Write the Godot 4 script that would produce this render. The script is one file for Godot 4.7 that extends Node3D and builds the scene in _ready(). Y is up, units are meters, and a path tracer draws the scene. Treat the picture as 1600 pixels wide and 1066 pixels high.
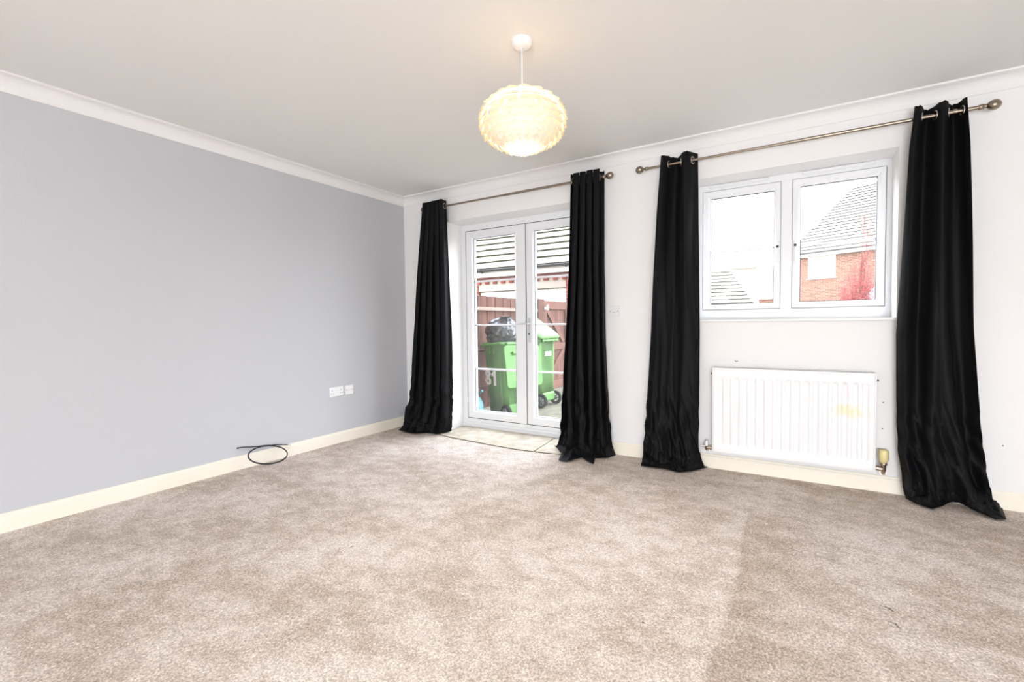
extends Node3D
# An empty living room: grey side wall, french door and window with black eyelet curtains, radiator, pale carpet.
# x runs along the window wall, z into the room, y up; the corner of the two walls is the origin.

const H := 2.39          # ceiling
const ROOM_X := 5.4
const ROOM_Z := 6.5
const GROUND := -0.15
var M := {}
var rng := RandomNumberGenerator.new()


func _ready() -> void:
	rng.seed = 81
	# ---------- camera, sky, lights, exposure ----------
	var cam := Camera3D.new()
	cam.name = "camera"
	cam.fov = 72.727
	cam.near = 0.05
	cam.far = 200.0
	cam.transform = Transform3D(Basis(Vector3.UP, 0.5528) * Basis(Vector3.RIGHT, -0.0377) * Basis(Vector3.BACK, -0.0115), Vector3(3.5444, 1.0658, 3.6038))
	add_child(cam)
	cam.current = true
	var env := Environment.new()
	var sm := ProceduralSkyMaterial.new()
	sm.sky_top_color = Color(0.90, 0.94, 1.0)
	sm.sky_horizon_color = Color(0.97, 0.985, 1.0)
	sm.ground_horizon_color = Color(0.55, 0.55, 0.55)
	sm.ground_bottom_color = Color(0.4, 0.4, 0.4)
	sm.sun_angle_max = 0.0
	sm.energy_multiplier = 1.0
	var sky := Sky.new()
	sky.sky_material = sm
	env.background_mode = Environment.BG_SKY
	env.sky = sky
	env.background_energy_multiplier = 12.5
	env.tonemap_mode = Environment.TONE_MAPPER_LINEAR
	env.tonemap_exposure = 1.0
	env.sdfgi_enabled = true
	env.ssao_enabled = true
	env.ssil_enabled = true
	var we := WorldEnvironment.new()
	we.name = "world"
	we.environment = env
	add_child(we)
	# added fill light in an invented opening of the wall behind the camera
	var rear_fill := AreaLight3D.new()
	rear_fill.name = "added_rear_fill"
	rear_fill.area_size = Vector2(1.9, 1.1)
	rear_fill.light_color = Color(0.95, 0.975, 1.0)
	rear_fill.light_energy = 17.0
	rear_fill.area_range = 20.0
	rear_fill.shadow_enabled = true
	rear_fill.position = Vector3(4.3, 0.72, 6.42)
	add_child(rear_fill)

	make_materials()
	build_room()
	build_door()
	build_window()
	build_radiator()
	build_poles_and_curtains()
	build_pendant()
	build_small_things()
	build_garden()
	build_garage()
	build_far_buildings()


# ======================================================================= helpers
func numbered(called: String, parent: Node) -> String:
	if not parent.has_node(NodePath(called)):
		return called
	var n := 1
	while parent.has_node(NodePath("%s_%03d" % [called, n])):
		n += 1
	return "%s_%03d" % [called, n]


func obj(called: String, shape, mat: Material, parent: Node = null) -> MeshInstance3D:
	var p: Node = parent if parent else self
	var o := MeshInstance3D.new()
	o.name = numbered(called, p)
	if shape is SurfaceTool:
		shape.generate_normals()
		o.mesh = shape.commit()
	else:
		o.mesh = shape
	o.material_override = mat
	p.add_child(o, true)
	return o


func tag(o: Node, label: String, category: String, group := "", kind := "") -> Node:
	o.set_meta("label", label)
	o.set_meta("category", category)
	if group:
		o.set_meta("group", group)
	if kind:
		o.set_meta("kind", kind)
	return o


func thing(called: String, label: String, category: String, at := Vector3.ZERO, turn := 0.0, group := "") -> Node3D:
	var o := Node3D.new()
	o.name = numbered(called, self)
	o.position = at
	o.rotation.y = turn
	add_child(o, true)
	tag(o, label, category, group)
	return o


func struct(o: Node, label: String, category: String) -> Node:
	return tag(o, label, category, "", "structure")


func mb() -> SurfaceTool:
	var st := SurfaceTool.new()
	st.begin(Mesh.PRIMITIVE_TRIANGLES)
	st.set_smooth_group(-1)
	return st


func tri(st: SurfaceTool, a: Vector3, b: Vector3, c: Vector3) -> void:
	st.add_vertex(a)
	st.add_vertex(b)
	st.add_vertex(c)


# a flat polygon facing away from the point inside (front faces run clockwise)
func poly(st: SurfaceTool, pts: Array, inside: Vector3) -> void:
	var c := Vector3.ZERO
	for p in pts:
		c += p
	c /= pts.size()
	var n: Vector3 = (pts[1] - pts[0]).cross(pts[2] - pts[0])
	var flip := n.dot(c - inside) > 0.0
	for i in range(1, pts.size() - 1):
		if flip:
			tri(st, pts[0], pts[i + 1], pts[i])
		else:
			tri(st, pts[0], pts[i], pts[i + 1])


# a box from corner a to corner b with chamfered edges
func bx(st: SurfaceTool, a: Vector3, b: Vector3, bev := 0.0, xf := Transform3D.IDENTITY) -> void:
	var c := (a + b) * 0.5
	var h := (b - a).abs() * 0.5
	var e: float = min(bev, min(h.x, min(h.y, h.z)) * 0.9)
	var ins := xf * c
	if e <= 0.0:
		for ax in 3:
			for s in [-1.0, 1.0]:
				var pts := []
				for q in [[-1, -1], [1, -1], [1, 1], [-1, 1]]:
					var v := Vector3.ZERO
					v[ax] = s * h[ax]
					v[(ax + 1) % 3] = q[0] * h[(ax + 1) % 3]
					v[(ax + 2) % 3] = q[1] * h[(ax + 2) % 3]
					pts.append(xf * (c + v))
				poly(st, pts, ins)
		return
	for ax in 3:
		var u := (ax + 1) % 3
		var w := (ax + 2) % 3
		for s in [-1.0, 1.0]:
			var pts := []
			for q in [[-1, -1], [1, -1], [1, 1], [-1, 1]]:
				var v := Vector3.ZERO
				v[ax] = s * h[ax]
				v[u] = q[0] * (h[u] - e)
				v[w] = q[1] * (h[w] - e)
				pts.append(xf * (c + v))
			poly(st, pts, ins)
		for su in [-1.0, 1.0]:
			for sw in [-1.0, 1.0]:
				var pts := []
				for k in [-1.0, 1.0]:
					var v1 := Vector3.ZERO
					v1[ax] = k * (h[ax] - e)
					v1[u] = su * h[u]
					v1[w] = sw * (h[w] - e)
					var v2 := v1
					v2[u] = su * (h[u] - e)
					v2[w] = sw * h[w]
					if k < 0:
						pts.append(xf * (c + v1))
						pts.append(xf * (c + v2))
					else:
						pts.append(xf * (c + v2))
						pts.append(xf * (c + v1))
				poly(st, pts, ins)
	for sx in [-1.0, 1.0]:
		for sy in [-1.0, 1.0]:
			for sz in [-1.0, 1.0]:
				poly(st, [xf * (c + Vector3(sx * h.x, sy * (h.y - e), sz * (h.z - e))), xf * (c + Vector3(sx * (h.x - e), sy * h.y, sz * (h.z - e))), xf * (c + Vector3(sx * (h.x - e), sy * (h.y - e), sz * h.z))], ins)


# rows of points joined into a surface; smooth unless told otherwise
func grid(st: SurfaceTool, rows: Array, close_u := false, close_v := false, flip := false, smooth := true) -> void:
	st.set_smooth_group(1 if smooth else -1)
	var nr := rows.size()
	var nc: int = rows[0].size()
	for i in (nr if close_v else nr - 1):
		for j in (nc if close_u else nc - 1):
			var a: Vector3 = rows[i][j]
			var b: Vector3 = rows[i][(j + 1) % nc]
			var c: Vector3 = rows[(i + 1) % nr][(j + 1) % nc]
			var d: Vector3 = rows[(i + 1) % nr][j]
			if flip:
				tri(st, a, c, b)
				tri(st, a, d, c)
			else:
				tri(st, a, b, c)
				tri(st, a, c, d)
	st.set_smooth_group(-1)


func tube(st: SurfaceTool, pts: Array, r: float, sides := 8, closed := false, caps := true) -> void:
	var n := pts.size()
	var rows := []
	var up := Vector3.ZERO
	for i in n:
		var a: Vector3 = pts[(i - 1 + n) % n] if closed or i > 0 else pts[i]
		var b: Vector3 = pts[(i + 1) % n] if closed or i < n - 1 else pts[i]
		var t := (b - a).normalized()
		if up == Vector3.ZERO:
			up = t.cross(Vector3(0.31, 0.87, 0.38)).normalized()
		up = (up - t * up.dot(t)).normalized()
		var w := t.cross(up)
		var row := []
		for k in sides:
			var g := TAU * k / sides
			row.append(pts[i] + up * cos(g) * r + w * sin(g) * r)
		rows.append(row)
	grid(st, rows, true, closed)
	if caps and not closed:
		for e in [0, n - 1]:
			poly(st, rows[e], pts[1] if e == 0 else pts[n - 2])


# profile: Vector2(radius, height along y)
func lathe(st: SurfaceTool, profile: Array, seg := 24, xf := Transform3D.IDENTITY, smooth := true) -> void:
	var rows := []
	for p in profile:
		var row := []
		for k in seg:
			var g := TAU * k / seg
			row.append(xf * Vector3(p.x * cos(g), p.y, p.x * sin(g)))
		rows.append(row)
	grid(st, rows, true, false, false, smooth)


# successive rectangles [x0, y0, x1, y1, z] joined into a mitred ring
func ring(st: SurfaceTool, loops: Array) -> void:
	var rows := []
	for l in loops:
		rows.append([Vector3(l[0], l[1], l[4]), Vector3(l[2], l[1], l[4]), Vector3(l[2], l[3], l[4]), Vector3(l[0], l[3], l[4])])
	grid(st, rows, true, true, true, false)


func rounded(w: float, d: float, r: float, y: float, n := 5) -> Array:
	var out := []
	for q in 4:
		var cx: float = (w * 0.5 - r) * (1.0 if q == 0 or q == 3 else -1.0)
		var cz: float = (d * 0.5 - r) * (1.0 if q < 2 else -1.0)
		for k in n:
			var g := PI * 0.5 * (q + float(k) / (n - 1))
			out.append(Vector3(cx + r * cos(g), y, cz + r * sin(g)))
	return out


func mat(color: Color, rough := 0.6, metal := 0.0, spec := 0.5) -> StandardMaterial3D:
	var m := StandardMaterial3D.new()
	m.albedo_color = color
	m.roughness = rough
	m.metallic = metal
	m.metallic_specular = spec
	m.cull_mode = BaseMaterial3D.CULL_DISABLED
	return m


func noise_tex(size: int, freq: float, seed_: int, ramp_a: Color, ramp_b: Color, octaves := 4, normal := false) -> NoiseTexture2D:
	var n := FastNoiseLite.new()
	n.noise_type = FastNoiseLite.TYPE_SIMPLEX_SMOOTH
	n.seed = seed_
	n.frequency = freq
	n.fractal_octaves = octaves
	var t := NoiseTexture2D.new()
	t.width = size
	t.height = size
	t.seamless = true
	t.noise = n
	t.as_normal_map = normal
	if not normal:
		var g := Gradient.new()
		g.set_color(0, ramp_a)
		g.set_color(1, ramp_b)
		t.color_ramp = g
	return t


func tri_tex(m: StandardMaterial3D, t: Texture2D, per_m: float) -> StandardMaterial3D:
	m.albedo_texture = t
	m.uv1_triplanar = true
	m.uv1_scale = Vector3.ONE * per_m
	return m


func wood_image(base: Color, dark: Color, seed_: int) -> ImageTexture:
	var n := FastNoiseLite.new()
	n.seed = seed_
	n.frequency = 0.02
	n.fractal_octaves = 3
	var im := Image.create(128, 256, false, Image.FORMAT_RGB8)
	for y in 256:
		for x in 128:
			var v := n.get_noise_2d(x * 6.0, y * 0.35) * 0.5 + 0.5
			v = clampf(v + 0.25 * n.get_noise_2d(x * 25.0, y * 1.1 + 300.0), 0.0, 1.0)
			im.set_pixel(x, y, base.lerp(dark, v))
	return ImageTexture.create_from_image(im)


func make_materials() -> void:
	var plaster_bump := noise_tex(256, 0.05, 5, Color.BLACK, Color.WHITE, 3)
	M.white_wall = mat(Color(0.945, 0.935, 0.93), 0.75, 0.0, 0.3)
	M.grey_wall = mat(Color(0.785, 0.787, 0.80), 0.7, 0.0, 0.3)
	M.ceiling = mat(Color(0.935, 0.925, 0.91), 0.85, 0.0, 0.2)
	for k in ["white_wall", "grey_wall", "ceiling"]:
		M[k].heightmap_enabled = true
		M[k].heightmap_texture = plaster_bump
		M[k].heightmap_scale = 0.03
		M[k].uv1_triplanar = true
		M[k].uv1_scale = Vector3.ONE * 3.0
	M.coving = mat(Color(0.94, 0.93, 0.925), 0.6, 0.0, 0.3)
	M.cream = mat(Color(0.97, 0.94, 0.88), 0.4)
	M.upvc = mat(Color(0.93, 0.93, 0.935), 0.3)
	M.gasket = mat(Color(0.16, 0.15, 0.16), 0.6)
	M.bar = mat(Color(0.95, 0.95, 0.96), 0.4)
	M.sill = mat(Color(0.95, 0.94, 0.93), 0.4)
	var g := StandardMaterial3D.new()
	g.transparency = BaseMaterial3D.TRANSPARENCY_ALPHA
	g.albedo_color = Color(0.97, 1.0, 0.98, 0.04)
	g.roughness = 0.0
	g.metallic_specular = 0.4
	M.glass = g
	M.rad = mat(Color(0.95, 0.945, 0.945), 0.35)
	M.rad_panel = mat(Color.WHITE, 0.35)
	M.rad_panel.vertex_color_use_as_albedo = true
	M.dark_slot = mat(Color(0.25, 0.25, 0.26), 0.7)
	M.chrome = mat(Color(0.78, 0.72, 0.66), 0.25, 1.0)
	M.nickel = mat(Color(0.62, 0.57, 0.51), 0.32, 1.0)
	M.eyelet = mat(Color(0.72, 0.68, 0.64), 0.28, 1.0)
	M.old_cream = mat(Color(0.89, 0.83, 0.60), 0.45)
	M.white_plastic = mat(Color(0.95, 0.945, 0.945), 0.3)
	M.handle_white = mat(Color(0.80, 0.80, 0.81), 0.35)
	M.pin = mat(Color(0.30, 0.29, 0.29), 0.6)
	M.cloth = mat(Color(0.065, 0.065, 0.072), 0.6, 0.0, 0.25)
	var weave := noise_tex(256, 0.09, 9, Color(0.3, 0.3, 0.3), Color.WHITE, 3)
	M.cloth.heightmap_enabled = true
	M.cloth.heightmap_texture = weave
	M.cloth.heightmap_scale = 0.02
	M.cloth.uv1_triplanar = true
	M.cloth.uv1_scale = Vector3.ONE * 5.0
	M.cable = mat(Color(0.13, 0.12, 0.12), 0.45)
	M.mat_pile = mat(Color(0.90, 0.885, 0.86), 0.95, 0.0, 0.1)
	tri_tex(M.mat_pile, noise_tex(512, 0.012, 31, Color(0.82, 0.775, 0.70), Color(0.96, 0.94, 0.90), 5), 1.2)
	M.mat_pile.heightmap_enabled = true
	M.mat_pile.heightmap_texture = noise_tex(512, 0.35, 32, Color.BLACK, Color.WHITE, 2)
	M.mat_pile.heightmap_scale = 0.25
	M.mat_edge = mat(Color(0.36, 0.32, 0.28), 0.9, 0.0, 0.1)
	# lamp
	M.petal = mat(Color(0.97, 0.955, 0.93), 0.45)
	M.petal.backlight_enabled = true
	M.petal.backlight = Color(0.85, 0.815, 0.75)
	M.lamp_core = mat(Color(0.97, 0.93, 0.84), 0.6)
	M.lamp_core.backlight_enabled = true
	M.lamp_core.backlight = Color(0.95, 0.90, 0.80)
	M.bulb = mat(Color(1, 0.95, 0.85), 0.5)
	M.bulb.emission_enabled = true
	M.bulb.emission = Color(1.0, 0.86, 0.62)
	M.bulb.emission_energy_multiplier = 6.0
	# outside
	M.wood = []
	for k in 3:
		var w := mat(Color.WHITE, 0.85, 0.0, 0.2)
		var b: Color = [Color(0.46, 0.32, 0.28), Color(0.43, 0.30, 0.265), Color(0.49, 0.345, 0.30)][k]
		tri_tex(w, wood_image(b, b.darkened(0.28), 70 + k), 1.1)
		w.uv1_scale = Vector3(2.2, 0.8, 2.2)
		M.wood.append(w)
	M.wood_pale = mat(Color(0.60, 0.50, 0.46), 0.85, 0.0, 0.2)
	M.bin_green = tri_tex(mat(Color.WHITE, 0.5, 0.0, 0.4), noise_tex(256, 0.01, 41, Color(0.31, 0.50, 0.23), Color(0.41, 0.60, 0.32), 4), 1.0)
	M.tyre = mat(Color(0.13, 0.13, 0.14), 0.8, 0.0, 0.3)
	M.hub = mat(Color(0.42, 0.42, 0.43), 0.6)
	M.bag = mat(Color(0.23, 0.23, 0.24), 0.32, 0.0, 0.6)
	M.teal = mat(Color(0.28, 0.50, 0.52), 0.4)
	M.paving = tri_tex(mat(Color.WHITE, 0.95, 0.0, 0.2), noise_tex(512, 0.02, 51, Color(0.34, 0.33, 0.28), Color(0.47, 0.45, 0.39), 5), 0.6)
	M.brick = []
	for c in [Color(0.48, 0.21, 0.16), Color(0.53, 0.25, 0.19), Color(0.42, 0.18, 0.14)]:
		M.brick.append(mat(c, 0.9, 0.0, 0.2))
	M.mortar = mat(Color(0.72, 0.66, 0.60), 0.95, 0.0, 0.2)
	M.brickwork = brick_material(Color(0.45, 0.285, 0.225), Color(0.52, 0.345, 0.275), Color(0.62, 0.54, 0.47))
	M.house_brick = brick_material(Color(0.36, 0.20, 0.15), Color(0.42, 0.25, 0.19), Color(0.42, 0.38, 0.33))
	M.tile = []
	for c in [Color(0.50, 0.485, 0.45), Color(0.48, 0.465, 0.43), Color(0.52, 0.50, 0.46)]:
		M.tile.append(mat(c, 0.9, 0.0, 0.2))
	M.moss_shade = tri_tex(mat(Color.WHITE, 0.95, 0.0, 0.1), noise_tex(256, 0.03, 61, Color(0.17, 0.155, 0.12), Color(0.32, 0.31, 0.15), 4), 2.0)  # mossy tile edges, with the shade under each course in the colour
	M.tile_lip = mat(Color(0.17, 0.16, 0.155), 0.9, 0.0, 0.2)  # near black: shade along the tile edges put into the colour
	M.gutter = mat(Color(0.12, 0.125, 0.13), 0.45)
	M.white_paint = mat(Color(0.90, 0.88, 0.86), 0.5)
	M.cream_panel = mat(Color(0.62, 0.57, 0.52), 0.6)
	M.render_pale = mat(Color(0.88, 0.86, 0.80), 0.9, 0.0, 0.2)
	M.twig = mat(Color(0.42, 0.16, 0.15), 0.8)
	M.leaf = mat(Color(0.58, 0.17, 0.18), 0.6)
	M.leaf.backlight_enabled = true
	M.leaf.backlight = Color(0.5, 0.12, 0.12)
	M.dull_metal = mat(Color(0.35, 0.34, 0.33), 0.5, 0.6)
	M.white_number = mat(Color(0.97, 0.97, 0.96), 0.5)
	M.slate = mat(Color(0.45, 0.46, 0.48), 0.8)
	M.carpet = carpet_material()


func brick_material(a: Color, b: Color, mortar: Color) -> StandardMaterial3D:
	# one metre square: 4.5 bricks by 13 courses
	var r := RandomNumberGenerator.new()
	r.seed = 12
	var im := Image.create(512, 512, false, Image.FORMAT_RGB8)
	im.fill(mortar)
	for row in 13:
		var y0 := int(row * 512.0 / 13.0)
		for k in range(-1, 5):
			var x0 := int((k + (0.5 if row % 2 else 0.0)) * 512.0 / 4.0)
			var c := a.lerp(b, r.randf()).darkened(r.randf() * 0.18)
			im.fill_rect(Rect2i(x0 + 4, y0 + 4, 120, 33), c)
			if x0 + 124 > 512:
				im.fill_rect(Rect2i(0, y0 + 4, x0 + 124 - 512, 33), c)
	return tri_tex(mat(Color.WHITE, 0.95, 0.0, 0.2), ImageTexture.create_from_image(im), 1.0)


func carpet_material() -> StandardMaterial3D:
	var big := FastNoiseLite.new()
	big.seed = 3
	big.frequency = 1.1
	big.fractal_octaves = 3
	var med := FastNoiseLite.new()
	med.seed = 8
	med.frequency = 6.0
	med.fractal_octaves = 4
	var fine := FastNoiseLite.new()
	fine.seed = 17
	fine.frequency = 28.0
	fine.fractal_octaves = 2
	var r := RandomNumberGenerator.new()
	r.seed = 5
	var n := 1536
	var light := Color(0.880, 0.826, 0.785)
	var dark := Color(0.765, 0.703, 0.648)
	var data := PackedByteArray()
	data.resize(n * n * 3)
	var i := 0
	for py in n:
		var z := (py + 0.5) / n * 5.4 - 0.3
		for px in n:
			var x := (px + 0.5) / n * 5.4
			# the nap brushed one way and the other
			var m := med.get_noise_2d(x, z * 1.25)
			var b := big.get_noise_2d(x * 0.9, z * 1.3)
			var v := 0.60 + 0.70 * b + 0.85 * m * (0.6 + 0.9 * absf(b)) + 0.22 * fine.get_noise_2d(x * 0.7, z * 1.5)
			v = lerpf(v, smoothstep(0.05, 1.05, v), 0.6)
			# a strip of carpet joined on, its pile lying the other way
			var seam := 3.33 + 0.012 * sin(z * 5.0)
			v -= 0.5 * smoothstep(seam - 0.012, seam + 0.012, x) * (1.0 - 0.85 * smoothstep(seam + 0.12, seam + 0.55, x)) * smoothstep(0.45, 1.0, z)
			v += 0.25 * smoothstep(seam - 0.35, seam, x) * (1.0 - smoothstep(seam - 0.012, seam + 0.012, x)) * smoothstep(0.7, 1.1, z)
			var grain := (r.randf() + r.randf() - 1.0) * 0.22
			var c := dark.lerp(light, clampf(v, -0.25, 1.15))
			data[i] = clampi(int((c.r + grain) * 255.0), 0, 255)
			data[i + 1] = clampi(int((c.g + grain) * 255.0), 0, 255)
			data[i + 2] = clampi(int((c.b + grain) * 255.0), 0, 255)
			i += 3
	# pulled threads and small dents in the pile
	for q in [[3.816, 1.452, 3.840, 1.456, 0.55], [3.840, 1.456, 3.853, 1.478, 0.6], [3.818, 1.555, 3.844, 1.555, 0.55], [3.844, 1.555, 3.854, 1.584, 0.6], [3.700, 1.316, 3.770, 1.330, 0.8], [2.496, 1.005, 2.534, 1.018, 0.55], [1.727, 2.166, 1.724, 2.140, 0.7], [1.20, 0.665, 1.42, 0.573, 0.85], [1.05, 0.72, 1.20, 0.68, 0.86], [0.753, 2.683, 0.833, 2.659, 0.7], [3.085, 1.996, 3.089, 2.000, 0.45], [3.691, 0.429, 3.755, 0.362, 0.75]]:
		for k in 60:
			var cx := int((lerpf(q[0], q[2], k / 59.0) + 0.003 * sin(k * 0.25)) / 5.4 * n)
			var cy := int((lerpf(q[1], q[3], k / 59.0) + 0.3) / 5.4 * n)
			var at := (cy * n + cx) * 3
			for ch in 3:
				data[at + ch] = int(minf(data[at + ch], 255.0 * q[4] * [0.80, 0.74, 0.68][ch]))
	var im := Image.create_from_data(n, n, false, Image.FORMAT_RGB8, data)
	var c := mat(Color.WHITE, 1.0, 0.0, 0.05)
	c.albedo_texture = ImageTexture.create_from_image(im)
	return c


# ======================================================================= room
const DX0 := 0.5786   # door opening
const DX1 := 2.108
const DY1 := 2.0772
const WX0 := 2.888    # window opening
const WX1 := 4.05
const WY0 := 1.058
const WY1 := 2.093
const FILL_OPENING := [3.3, 5.3, 0.12, 1.32]   # invented rear opening around the added fill light: x0, x1, y0, y1


func build_room() -> void:
	# carpet, with the strip in the door reveal
	var st := SurfaceTool.new()
	st.begin(Mesh.PRIMITIVE_TRIANGLES)
	st.set_smooth_group(-1)
	for q in [[0.0, 0.0, ROOM_X, ROOM_Z], [DX0, -0.3, DX1, 0.0]]:
		var p := [Vector3(q[0], 0, q[1]), Vector3(q[2], 0, q[1]), Vector3(q[2], 0, q[3]), Vector3(q[0], 0, q[3])]
		for k in [0, 1, 2, 0, 2, 3]:
			st.set_uv(Vector2(p[k].x / 5.4, (p[k].z + 0.3) / 5.4))
			st.add_vertex(p[k])
	var fl := obj("floor", st, M.carpet)
	struct(fl, "mottled pale beige fitted carpet covering the whole room floor", "carpet")
	st = mb()
	bx(st, Vector3(-0.3, -0.16, -0.3), Vector3(ROOM_X + 0.3, -0.002, ROOM_Z + 0.3))
	obj("subfloor", st, M.mortar, fl)
	st = mb()
	bx(st, Vector3(-0.3, H, -0.3), Vector3(ROOM_X + 0.3, H + 0.2, ROOM_Z + 0.3))
	struct(obj("ceiling", st, M.ceiling), "plain off-white ceiling above the pendant lamp", "ceiling")
	st = mb()
	bx(st, Vector3(-0.3, 0, -0.0), Vector3(0, H, ROOM_Z + 0.3))
	struct(obj("wall_left", st, M.grey_wall), "pale grey painted side wall left of the french door", "wall")
	st = mb()
	bx(st, Vector3(ROOM_X, 0, 0), Vector3(ROOM_X + 0.3, H, ROOM_Z + 0.3))
	struct(obj("wall_right", st, M.white_wall), "plain white side wall right of the window, beyond the frame", "wall")
	st = mb()
	for q in [[-0.3, DX0, 0.0, H], [DX0, DX1, DY1, H], [DX1, WX0, 0.0, H], [WX0, WX1, 0.0, WY0], [WX0, WX1, WY1, H], [WX1, ROOM_X + 0.3, 0.0, H]]:
		bx(st, Vector3(q[0], q[2], -0.3), Vector3(q[1], q[3], 0))
	struct(obj("wall_back", st, M.white_wall), "white wall holding the french door and the window", "wall")
	st = mb()
	for q in [[-3.0, DX0, GROUND, H], [DX0, DX1, DY1, H], [DX1, WX0, GROUND, H], [WX0, WX1, GROUND, WY0], [WX0, WX1, WY1, H], [WX1, ROOM_X + 3.0, GROUND, H], [-3.0, ROOM_X + 3.0, H, H + 4.2]]:  # unseen upper storey and long ends added to shade the garden
		bx(st, Vector3(q[0], q[2], -0.36), Vector3(q[1], q[3], -0.301))
	bx(st, Vector3(DX0, GROUND, -0.40), Vector3(DX1, -0.005, -0.301))
	struct(obj("wall_outer", st, M.house_brick), "brick outer face of this house around the french door", "wall")
	st = mb()
	bx(st, Vector3(0, 0, ROOM_Z), Vector3(FILL_OPENING[0], H, ROOM_Z + 0.3))
	bx(st, Vector3(FILL_OPENING[1], 0, ROOM_Z), Vector3(ROOM_X, H, ROOM_Z + 0.3))
	bx(st, Vector3(FILL_OPENING[0], 0, ROOM_Z), Vector3(FILL_OPENING[1], FILL_OPENING[2], ROOM_Z + 0.3))
	bx(st, Vector3(FILL_OPENING[0], FILL_OPENING[3], ROOM_Z), Vector3(FILL_OPENING[1], H, ROOM_Z + 0.3))
	struct(obj("wall_rear", st, M.white_wall), "white wall behind the camera with an opening added for the fill light", "wall")
	st = mb()  # frame of the invented opening that holds the added fill light
	for k in 4:
		var x0: float = lerpf(FILL_OPENING[0], FILL_OPENING[1], k / 4.0)
		var x1: float = lerpf(FILL_OPENING[0], FILL_OPENING[1], (k + 1) / 4.0)
		ring(st, [[x0, FILL_OPENING[2], x1, FILL_OPENING[3], ROOM_Z + 0.12], [x0, FILL_OPENING[2], x1, FILL_OPENING[3], ROOM_Z + 0.06], [x0 + 0.05, FILL_OPENING[2] + 0.05, x1 - 0.05, FILL_OPENING[3] - 0.05, ROOM_Z + 0.06], [x0 + 0.05, FILL_OPENING[2] + 0.05, x1 - 0.05, FILL_OPENING[3] - 0.05, ROOM_Z + 0.12]])
	struct(obj("window_2", st, M.upvc), "white frame of the opening added for the fill light behind the camera", "window")
	# coving: from the wall at 2.305 to 0.07 out on the ceiling
	var prof := [Vector2(0.0, 2.305), Vector2(0.006, 2.305), Vector2(0.008, 2.312)]
	for k in 9:
		var g := PI * 0.5 * k / 8.0
		prof.append(Vector2(0.062 - 0.054 * cos(g), 2.314 + 0.062 * sin(g)))
	prof.append(Vector2(0.066, 2.378))
	prof.append(Vector2(0.074, 2.380))
	prof.append(Vector2(0.074, 2.39))
	var ra := []
	var rb := []
	for e in [0.0, ROOM_Z]:
		var row := []
		for p in prof:
			row.append(Vector3(p.x, p.y, e))
		ra.append(row)
	for e in [0.0, ROOM_X]:
		var row := []
		for p in prof:
			row.append(Vector3(e, p.y, p.x))
		rb.append(row)
	st = mb()
	grid(st, ra, false, false, false, false)
	struct(obj("trim_1", st, M.coving), "white coving along the top of the grey wall", "coving")
	st = mb()
	grid(st, rb, false, false, false, false)
	struct(obj("trim_2", st, M.coving), "white coving along the top of the window wall", "coving")
	# skirting boards
	var sk := [Vector2(0.0, 0.101), Vector2(0.006, 0.101), Vector2(0.009, 0.098), Vector2(0.0095, 0.090), Vector2(0.013, 0.086), Vector2(0.015, 0.082), Vector2(0.015, 0.0)]
	st = mb()
	var rows := []
	for e in [0.0, ROOM_Z]:
		var row := []
		for p in sk:
			row.append(Vector3(p.x, p.y, e))
		rows.append(row)
	grid(st, rows, false, false, false, false)
	struct(obj("baseboard_left", st, M.cream), "cream skirting board at the foot of the grey wall", "skirting")
	st = mb()
	for span in [[0.0, DX0], [DX1, ROOM_X]]:
		rows = []
		for e in span:
			var row := []
			for p in sk:
				row.append(Vector3(e, p.y, p.x))
			rows.append(row)
		grid(st, rows, false, false, false, false)
		for e in span:
			var pts := [Vector3(e, 0, 0)]
			for p in sk:
				pts.append(Vector3(e, p.y, p.x))
			poly(st, pts, Vector3((span[0] + span[1]) * 0.5, 0.05, 0.007))
	struct(obj("baseboard_back", st, M.cream), "cream skirting board along the window wall below the radiator", "skirting")


func sash(parent: Node, called: String, o: Array, g: Array, z: float, depth: float, mat_: Material) -> MeshInstance3D:
	# o and g: outer and glass rectangles x0, y0, x1, y1
	var st := mb()
	var b := 0.016
	ring(st, [
		[o[0], o[1], o[2], o[3], z - depth], [o[0], o[1], o[2], o[3], z - 0.004], [o[0] + 0.004, o[1] + 0.004, o[2] - 0.004, o[3] - 0.004, z],
		[g[0] - b, g[1] - b, g[2] + b, g[3] + b, z], [g[0] - b, g[1] - b, g[2] + b, g[3] + b, z - 0.003], [g[0], g[1], g[2], g[3], z - 0.018],
		[g[0], g[1], g[2], g[3], z - depth]])
	var leaf := obj(called, st, mat_, parent)
	st = mb()
	ring(st, [[g[0] - 0.001, g[1] - 0.001, g[2] + 0.001, g[3] + 0.001, z - 0.0185], [g[0] + 0.003, g[1] + 0.003, g[2] - 0.003, g[3] - 0.003, z - 0.0195], [g[0] + 0.003, g[1] + 0.003, g[2] - 0.003, g[3] - 0.003, z - 0.026], [g[0] - 0.001, g[1] - 0.001, g[2] + 0.001, g[3] + 0.001, z - 0.026]])
	obj("gasket", st, M.gasket, leaf)
	st = mb()
	bx(st, Vector3(g[0] - 0.005, g[1] - 0.005, z - 0.034), Vector3(g[2] + 0.005, g[3] + 0.005, z - 0.030))
	obj("glass_pane", st, M.glass, leaf)
	return leaf


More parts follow.
